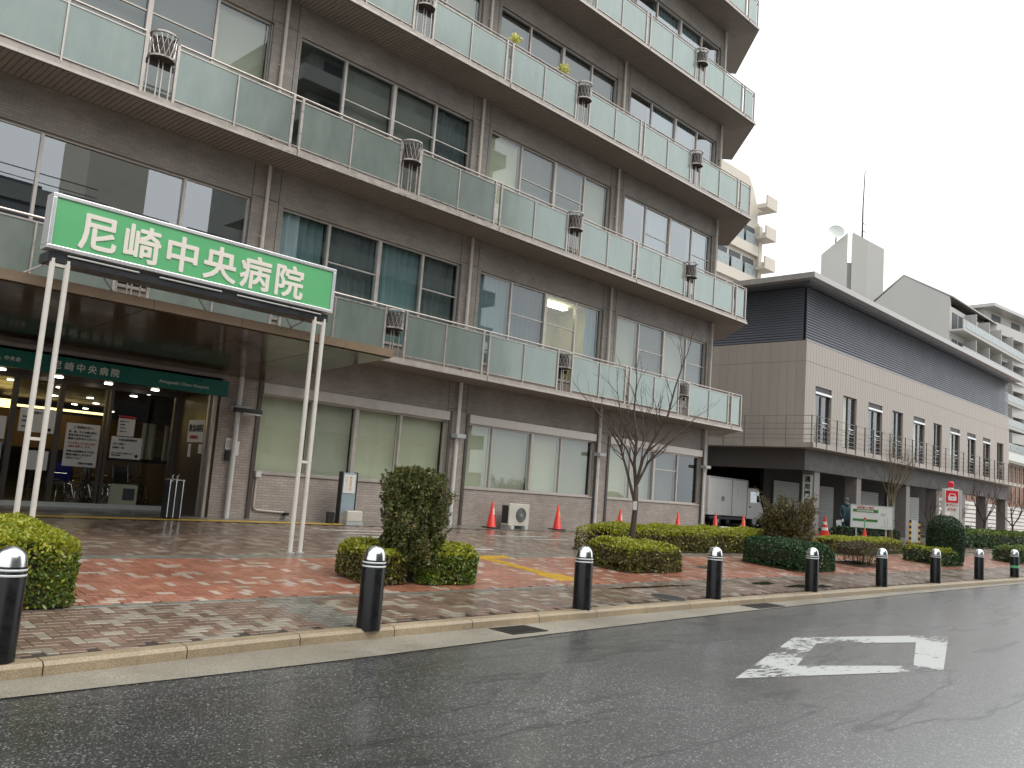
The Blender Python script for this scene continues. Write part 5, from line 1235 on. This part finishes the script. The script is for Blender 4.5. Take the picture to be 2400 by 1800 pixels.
def hand(c, d, parent):
    c = Vector(c); d = Vector(d).normalized(); s = d.cross(Vector((0, 0, 1))).normalized(); u = s.cross(d)
    JJ = [(tuple(c), .030, .022), (tuple(c+d*.07), .036, .018)]; E = [(0, 1)]
    for k, (o_, L) in enumerate(((-.030, .065), (-.010, .078), (.010, .073), (.030, .058))):
        a = len(JJ); JJ += [(tuple(c+d*.085+s*o_), .011), (tuple(c+d*(.085+L*.55)+s*o_*1.15-u*.01), .010), (tuple(c+d*(.085+L*.9)+s*o_*1.15-u*.03), .009)]; E += [(1, a), (a, a+1), (a+1, a+2)]
    a = len(JJ); JJ += [(tuple(c+d*.03-s*.04), .012), (tuple(c+d*.07-s*.062-u*.01), .010)]; E += [(0, a), (a, a+1)]
    skin_mesh('hand', JJ, E, 'glove', parent, 1)
hand((.64, -.125, 1.04), (.9, -.3, -.35), t); hand((-.215, -.135, .89), (.1, -.3, -1), t)
o = thing('handheld_board', 'small white board carried low by the person in the raincoat', 'board', (37.2, 16.3, gz(16.3)+.62), -PI/4)
ob('board', MB().obox((0, -.16, .04), (.11, 0, .02), (0, .008, 0), (-.02, 0, .15)), 'signw', o); ob('grip', MB().tube([(0, -.15, .2), (0, -.15, .28)], .01, 6), 'dark', o)
# ================================================================== white map board
a, b = Vector((37.2, 15.75, 0)), Vector((38.6, 14.35, 0)); t = thing('map_board', 'white car park map board with two green bars beside the person', 'sign board', (37.9, 15.05, gz(15.05)), math.atan2(b.y-a.y, b.x-a.x))
ob('board_panel', MB().box(-.95, .85, -.02, .02, .62, 1.58), 'signw', t); ob('board_frame', MB().box(-.98, -.951, -.03, .03, .60, 1.60).box(.851, .88, -.03, .03, .60, 1.60).box(-.95, .85, -.03, .03, 1.581, 1.61), 'grey', t)
ob('green_bar', MB().box(-.88, .22, -.03, -.021, 1.29, 1.42), 'signg', t); ob('green_bar', MB().box(-.88, .20, -.03, -.021, .90, 1.0), 'signg', t)
text('lettering', '駐車場のご案内', .105, 'redink', t, (-.70, -.026, 1.45), ext=.001, weight=.002); text('lettering', '来院者専用駐車場', .09, 'tealtext', t, (-.72, -.034, 1.315), ext=.001, weight=.002)
ob('map_drawing', MB().box(.33, .55, -.026, -.021, 1.18, 1.3).box(.62, .66, -.026, -.021, .75, 1.1).box(.5, .53, -.026, -.021, .75, 1.05).box(.33, .78, -.026, -.021, .70, .715), 'grey', t)
for x in (-.7, .6): ob('leg', MB().box(x-.03, x+.03, .02, .06, 0, 1.58), 'grey', t)
# ================================================================== red taxi pylon
t = thing('taxi_stand_sign', 'grey pylon sign with red square taxi emblem and red lamp on top', 'sign', (36.75, 11.55, gz(11.55)), -PI/4*.85)
ob('pylon', MB().box(-.31, .31, -.1, .1, 0, 2.62), 'signw', t, bevel=.01); ob('side_edge', MB().box(.332, .44, -.09, .09, 0, 2.6), 'grey', t)
ob('red_square', MB().box(-.27, .25, -.112, -.101, 2.08, 2.55), 'red', t)
ob('taxi_emblem', MB().ext([(-.17, 2.16), (.15, 2.16), (.17, 2.3), (.1, 2.44), (-.12, 2.44), (-.19, 2.3)], 'y', -.122, -.113), 'white', t)
ob('emblem_window', MB().ext([(-.13, 2.33), (.11, 2.33), (.07, 2.41), (-.09, 2.41)], 'y', -.128, -.1225).box(-.02, 0, -.128, -.1225, 2.2, 2.27), 'red', t)
text('lettering', 'タクシー', .135, 'redink', t, (-.28, -.104, 1.93), ext=.001, weight=.004); text('lettering', 'のりば', .12, 'redink', t, (-.2, -.104, 1.77), ext=.001, weight=.004)
ob('round_mark', MB().ext([(-.2+.12*math.cos(x), 1.6+.12*math.sin(x)) for x in np.linspace(0, 2*PI, 20, endpoint=False)], 'y', -.108, -.101), 'conew', t)
ob('info_strip', MB().box(-.3, .3, -.106, -.101, 1.40, 1.43), 'grey', t)
ob('red_lamp', MB().rev([(.10, 2.68), (.115, 2.70), (.115, 2.86), (.07, 2.92), (0, 2.93)], 16), 'red', t); ob('lamp_neck', MB().rev([(.12, 2.62), (.09, 2.66), (.1, 2.7)], 14), 'signw', t)
# tiger striped stand, lights, scooters
t = thing('warning_stand', 'narrow white notice stand edged with black and yellow stripes', 'sign', (41.6, 14.6, gz(14.6)), -PI/4)
ob('panel', MB().box(-.16, .16, -.01, .01, .12, 1.12), 'signw', t)
for s in (-.205, .205):
    q = MB()
    for k in range(8): q.box(s-.045, s+.045, -.02, .02, .1+k*.128, .1+(k+1)*.128-.002, k % 2)
    ob('striped_edge', q, ['coney', 'ink'], t)
ob('foot', MB().box(-.28, .28, -.2, .2, 0, .09), 'dark', t)
t = thing('twin_lamp', 'pair of small white garden lamps behind the topiary hedge', 'lamp', (40.0, 12.9, gz(12.9)), -PI/4)
for a in (-.16, .16): ob('lamp_post', MB().tube([(a, 0, 0), (a, 0, .72)], .03, 8), 'grille', t); ob('lamp_head', MB().rev([(.02, .72), (.11, .76), (.11, .82), (0, .85)], 12, (a, 0, 0)), 'signw', t)
def bike(loc, rz, label, col):
    t = thing('bicycle', label, 'bicycle', loc, rz, 'bicycles parked under the annex')
    for a in (-.5, .5): w = ob('wheel', MB().tube([(a+.32*math.cos(x), 0, .33+.32*math.sin(x)) for x in np.linspace(0, 2*PI, 19)], .02, 5, cap=False), 'rubber', t)
    ob('frame', MB().tube([(-.5, 0, .33), (-.1, 0, .3), (.38, 0, .75), (-.2, 0, .72), (-.1, 0, .3)], .018, 5).tube([(.5, 0, .33), (.38, 0, .75), (.34, 0, .98)], .018, 5), col, t)
    ob('handlebar', MB().tube([(.25, -.25, 1.0), (.36, 0, .98), (.25, .25, 1.0)], .014, 5), 'steel', t); ob('saddle', MB().box(-.32, -.1, -.07, .07, .86, .91), 'dark', t); ob('seat_post', MB().tube([(-.18, 0, .6), (-.22, 0, .87)], .013, 5), 'steel', t)
    ob('basket', MB().box(.42, .68, -.15, .15, .72, .92), 'grey', t); return t
wh = ['nearest the lettered pillar', 'behind the raincoat person', 'right of the map board', 'left of the pylon sign', 'just behind the pylon sign', 'right of the pylon sign', 'before the white slatted fence', 'leftmost before the last pillar', 'touching the last pillar', 'at the far right end']
for k, (X, Y, c) in enumerate([(40.6, 20.2, 'dark'), (42.4, 20.4, 'bluegrey'), (50.5, 21.0, 'dark'), (53, 21.0, 'steel'), (55, 20.6, 'dark'), (59.5, 19.8, 'redink'), (61.5, 19.6, 'dark'), (64, 19.4, 'bluegrey'), (66.5, 19.2, 'dark'), (70.5, 19.0, 'dark')]):
    bike((X, Y, .5), RN.uniform(.9, 1.8), 'parked bicycle '+wh[k], c)
# white slatted fence far right
fo = (80, 24, .5); t = thing('slatted_fence', 'white horizontal slatted fence beyond the annex at the right edge', 'fence', fo)
for k in range(8): ob('slat', MB().box(66, 100, 24.0, 24.05, .65+k*.36, .92+k*.36), 'fence', t, fo)
for a in np.arange(66, 100, 2.4): ob('post', MB().box(a, a+.08, 24.06, 24.14, .5, 3.6), 'grey', t, fo)
# brown hall behind the fence
bo = (92, 32, .5); t = thing('brown_hall', 'red brown low building with a pale curved roof edge at the far right', 'building', bo)
ob('wall', MB().box(78, 112, 26, 40, .5, 8.0), 'brick', t, bo)
for a in np.arange(79, 112, 1.6): ob('wall_rib', MB().box(a, a+.25, 25.9, 25.999, 3.9, 7.9), 'bronze', t, bo)
ob('roof', MB().box(77.5, 113, 25.2, 41, 8.05, 8.35).box(77.5, 113, 25.0, 25.19, 8.2, 9.0), 'signw', t, bo)

# ================================================================== far buildings
def far(name, label, cat, o, rz=0): return thing(name, label, cat, o, rz)
# stair tower with dish and mast
o = (104.5, 44.8, .4); t = far('stair_tower', 'pale concrete stair tower with slanted split top, dish and mast behind the annex', 'tower', o, 0)
# split plan: west block, slot, east block; local coordinates around o
L = MB()
def blk(mb, P, zb, zt):        # P: four plan corners, zt: their heights
    i = len(mb.v); mb.v += [(x, y, zb) for x, y in P]+[(x, y, z) for (x, y), z in zip(P, zt)]
    mb.f += [(i+3, i+2, i+1, i), (i+4, i+5, i+6, i+7)]+[(i+k, i+(k+1) % 4, i+4+(k+1) % 4, i+4+k) for k in range(4)]; mb.m += [0]*6
# left-face along X-const seen at left, front face toward the street at right
cx, cy = 106.4, 43.9
def loc(x, y): return (x-o[0], y-o[1])
A = (102.8, 48.2); B = (104.9, 45.7); B2 = (105.25, 45.28); Cc = (106.5, 43.8); Dd = (108.3, 42.4)
dx, dy = 5.6, 2.45
blk(L, [loc(*A), loc(*B), loc(B[0]+dx, B[1]+dy), loc(A[0]+dx, A[1]+dy)], 0, [33.9, 37.0, 37.0, 33.9])
blk(L, [loc(*B2), loc(*Cc), loc(Cc[0]+dx, Cc[1]+dy), loc(B2[0]+dx, B2[1]+dy)], 0, [37.1, 36.1, 36.1, 37.1])
blk(L, [loc(*Cc), loc(*Dd), loc(Dd[0]+dx, Dd[1]+dy), loc(Cc[0]+dx, Cc[1]+dy)], 0, [36.1, 35.2, 35.2, 36.1])
ob('shaft', L, 'tower', t)
q = MB(); p, r = Vector((*loc(*B), 0)), Vector((*loc(*B2), 0)); v = Vector((.6, .26, 0))
for z0, z1 in ((0, 25.3), (28.8, 30.0+.0), (30.0, 33.2)): q.v += [(p.x+v.x, p.y+v.y, z0), (r.x+v.x, r.y+v.y, z0), (r.x+v.x, r.y+v.y, z1), (p.x+v.x, p.y+v.y, z1)]; n_ = len(q.v)-4; q.f.append((n_, n_+1, n_+2, n_+3)); q.m.append(0)
ob('slot_infill', q, 'tower', t)
ob('slot_window', MB().obox((p.x*.5+r.x*.5+.7, p.y*.5+r.y*.5+.85, 27), (.18, -.2, 0), (.05, .05, 0), (0, 0, 2)), 'fardark', t)
m_ = (loc(105.6, 44.6)); 
ob('mast', MB().tube([(loc(106.4, 43.9)[0]+1, loc(106.4, 43.9)[1]+1, 35), (loc(106.4, 43.9)[0]+1, loc(106.4, 43.9)[1]+1, 41), (loc(106.4, 43.9)[0]+1.25, loc(106.4, 43.9)[1]+.95, 46)], [.14, .09, .06], 6), 'grille', t)
ob('aerial', MB().box(m_[0]+1.2, m_[0]+2.6, m_[1], m_[1]+.06, 37.6, 37.66).box(m_[0]+1.4, m_[0]+2.4, m_[1], m_[1]+.06, 38.6, 38.66), 'grille', t)
dcx, dcy = loc(104.0, 46.9)
d_ = ob('satellite_dish', MB().rev([(0, 0), (.5, .06), (.9, .2), (1.0, .3)], 20), 'signw', t); d_.location = (dcx, dcy, 36.9); d_.rotation_euler = (math.radians(70), 0, math.radians(-55))
ob('dish_mount', MB().tube([(dcx, dcy, 34.6), (dcx+.1, dcy, 36.8)], .09, 6), 'grille', t)
# cream apartment tower behind the hospital end
o = (66, 46, .4); t = far('cream_apartment_tower', 'cream apartment tower with jutting corner balconies behind the hospital end', 'apartment building', o)
X1, Y0 = 71.0-o[0], 39.1-o[1]
W_ = MB(); TZ = 33.0; fl = 3.0
ob('wall', MB().box(-12, X1, Y0+.35, Y0+16, 0, 27.6).ext([(-12, 27.6), (X1-.3, 27.6), (X1-.5, 29.2), (X1-1.3, 30.6), (X1-2.2, 31.6), (-12, 31.6)], 'y', Y0+.35, Y0+15), 'cream', t)
for k in range(10):
    z = 27.2-k*fl
    ob('balcony_wall', MB().box(-12, X1-.6, Y0, Y0+.349, z-fl+.02, z-fl+.95), 'cream', t)
    for j in range(5):
        x1 = X1-.9-j*2.35; x0 = x1-1.95
        w = ob('window_bay', MB().box(x0, x1, Y0+.30, Y0+.345, z-fl+.95, z-.35), 'fardark', t)
        ob('glass_rail', MB().box(x0, x1, Y0+.05, Y0+.09, z-fl+.95, z-fl+2.0), 'farglass', w)
    ob('pier', MB().box(X1-.55, X1+.02, Y0-.02, Y0+.34, z-fl, z), 'cream', t)
    if k < 2 or k == 0: pass
for k, z in enumerate((28.7, 25.8, 22.9)):
    b = ob('corner_balcony', MB().box(X1-1.2, X1+.75, Y0-.9, Y0-.03, z, z+.18).box(X1+.03, X1+.75, Y0-.03, Y0+1.6, z, z+.18).box(X1-1.2, X1+.75, Y0-1.05, Y0-.901, z, z+1.15).box(X1+.62, X1+.75, Y0-.9, Y0+1.6, z+.18, z+1.15), 'cream', t)
# gabled apartment block
o = (100, 33, .4); t = far('gabled_apartment_block', 'pale apartment block with pitched slate roof and balconies above the annex', 'apartment building', o)
gx = 99.4-o[0]; ya, yb_, yp = 31.6-o[1], 40.0-o[1], 36.6-o[1]
ob('gable_wall', MB().ext([(ya, 0), (yb_, 0), (yb_, 26.0), (yp, 28.9), (ya, 25.9)], 'x', gx, gx+.4), 'tower', t)
ob('body', MB().box(gx+.4, gx+45, ya, yb_, 0, 24.9), 'tower', t)
ob('roof', MB().ext([(ya-.5, 25.85), (yp, 29.05), (yb_+.3, 26.15), (yb_+.3, 26.03), (yp, 28.93), (ya-.5, 25.7)], 'x', gx-.05, gx+45), 'tower', t)
ob('wall_vent', MB().box(gx-.02, gx-.001, yp-1.6, yp-.9, 22.3, 22.6).box(gx-.02, gx-.001, yp-.2, yp+.1, 22.3, 22.6), 'fardark', t)
for k in range(5):
    z = 22.2-k*3.0
    b = ob('balcony', MB().box(gx-.1, gx+44, ya-1.5, ya-.001, z-.2, z).box(gx-.1, gx+44, ya-1.5, ya-1.38, z+.001, z+1.05), 'tower', t)
    ob('balcony_panel', MB().box(gx+.6, gx+43, ya-1.54, ya-1.505, z+.15, z+.95), 'farglass', b)
    for j in range(9):
        a = gx+.8+j*4.8; w = ob('window', MB().box(a, a+3.4, ya-.06, ya-.002, z+.05, z+2.1), 'fardark', t)
        ob('window_frame', MB().box(a+1.65, a+1.75, ya-.09, ya-.061, z+.05, z+2.1), 'signw', w); ob('partition', MB().box(a+3.9, a+4.05, ya-1.37, ya-.1, z+.01, z+2.5), 'tower', w)
# stepped apartment block at the right edge
o = (130, 34, .4); t = far('stepped_apartment_block', 'pale apartment block with deep balconies cut off by the right edge', 'apartment building', o, -.12)
ob('body', MB().box(-14, 40, -3, 14, 0, 28), 'tower', t); ob('roof', MB().box(-15, 41, -4.6, 15, 28.0, 28.4), 'roofedge', t)
for k in range(8):
    z = 1.6+k*3.3
    ob('balcony', MB().box(-14.5, 40, -4.6, -3.001, z, z+1.35).ext([(-16.2, -3.0), (-14.5, -4.6), (-14.5, -3.0)], 'y', 0, 0) if 0 else MB().prism([(-16.0, -3.0), (-14.4, -4.6), (40, -4.6), (40, -3.001)], z, z+1.3), 'tower', t)
    for j in range(7):
        a = -12+j*6; ob('window', MB().box(a, a+2.6, -3.06, -3.002, z+1.3, z+3.0), 'fardark', t)
# low distant blocks that close the street end
for k, (x, y, w, d, h, m_, lb) in enumerate([(230, 8, 40, 26, 20, 'tower', 'distant pale block closing the street end'), (210, 60, 60, 20, 24, 'cream', 'distant cream block behind the stepped apartments')]):
    o = (x, y, 0); t = far('distant_block', lb, 'building', o)
    ob('wall', MB().box(-w/2, w/2, -d/2, d/2, 0, h), m_, t)
    for z in np.arange(1.5, h-2, 3.2):
        for a in np.arange(-d/2+1, d/2-2, 3.6): ob('window', MB().box(-w/2-.05, -w/2-.002, a, a+2.0, z, z+1.5), 'fardark', t)
# ================================================================== across the street (seen mirrored in the hospital windows)
o = (14, -20, -.3); t = far('opposite_building', 'grey green building with roof stair tower across the street, seen mirrored in the windows', 'building', o)
ob('wall', MB().box(-18, 12, -8, 4, 0, 15.0), 'oppos', t); ob('parapet', MB().box(-18.2, 12.2, 3.9, 4.2, 15.0, 15.9), 'oppos', t)
ob('roof_tower', MB().box(2.5, 6.0, -4, 1, 15.0, 21.5), 'cream', t); ob('roof_rail', MB().box(-4, 2.4, 3.5, 3.54, 16.9, 16.95).box(-4, 2.4, 3.5, 3.54, 16.4, 16.44), 'grille', t)
for z in np.arange(1.2, 14, 3.1):
    ob('balcony', MB().box(-17.5, 11.5, 4.001, 5.3, z-.2, z+.9), 'slate', t)
    for a in np.arange(-17, 11, 3.5): ob('window', MB().box(a, a+2.4, 4.001, 4.04, z+.95, z+2.5), 'fardark', t)
o = (36, -24, -.3); t = far('opposite_tower', 'tall olive apartment tower across the street, seen mirrored in the upper windows', 'apartment building', o)
ob('wall', MB().box(-5, 14, -10, 4, 0, 36), 'oppos', t)
for z in np.arange(2, 35, 3.1):
    ob('balcony', MB().box(-6.5, 14, 4.001, 5.6, z-.2, z+.95).box(-6.5, -5.001, -4, 4, z-.2, z+.95), 'oppos', t)
    for a in np.arange(-4, 12, 4.4): ob('window', MB().box(a, a+2.8, 4.001, 4.05, z+1.0, z+2.6), 'fardark', t)
# made-up potted plants in place of small yellow spots by the third floor rail
for k, (x, lb) in enumerate([(15.25, 'made-up yellow plant for a yellow spot over the third balcony rail, left one'), (17.3, 'made-up yellow plant for a yellow spot over the third balcony rail, right one')]):
    t = thing('made_up_plant', lb, 'plant', (x, 16.1, 12.48), 0, 'made-up yellow plants on the third balcony')
    ob('pot', MB().rev([(.0, .75), (.1, .75), (.13, 1.0), (.1, 1.0)], 14), 'conew', t); ob('pot_stand', MB().tube([(0, 0, 0), (0, 0, .75)], .03, 6), 'grille', t)
    Q = rng.normal(0, .085, (260, 3))*np.array([1, .8, .7])+np.array([0, -.05, 1.27]); V, F = leaves(Q, Q-np.array([0, 0, 1.1]), .028)
    leaf_obj('blossom', V, F, ['blossom' if 'blossom' in M else 'leafTop'], None, t)
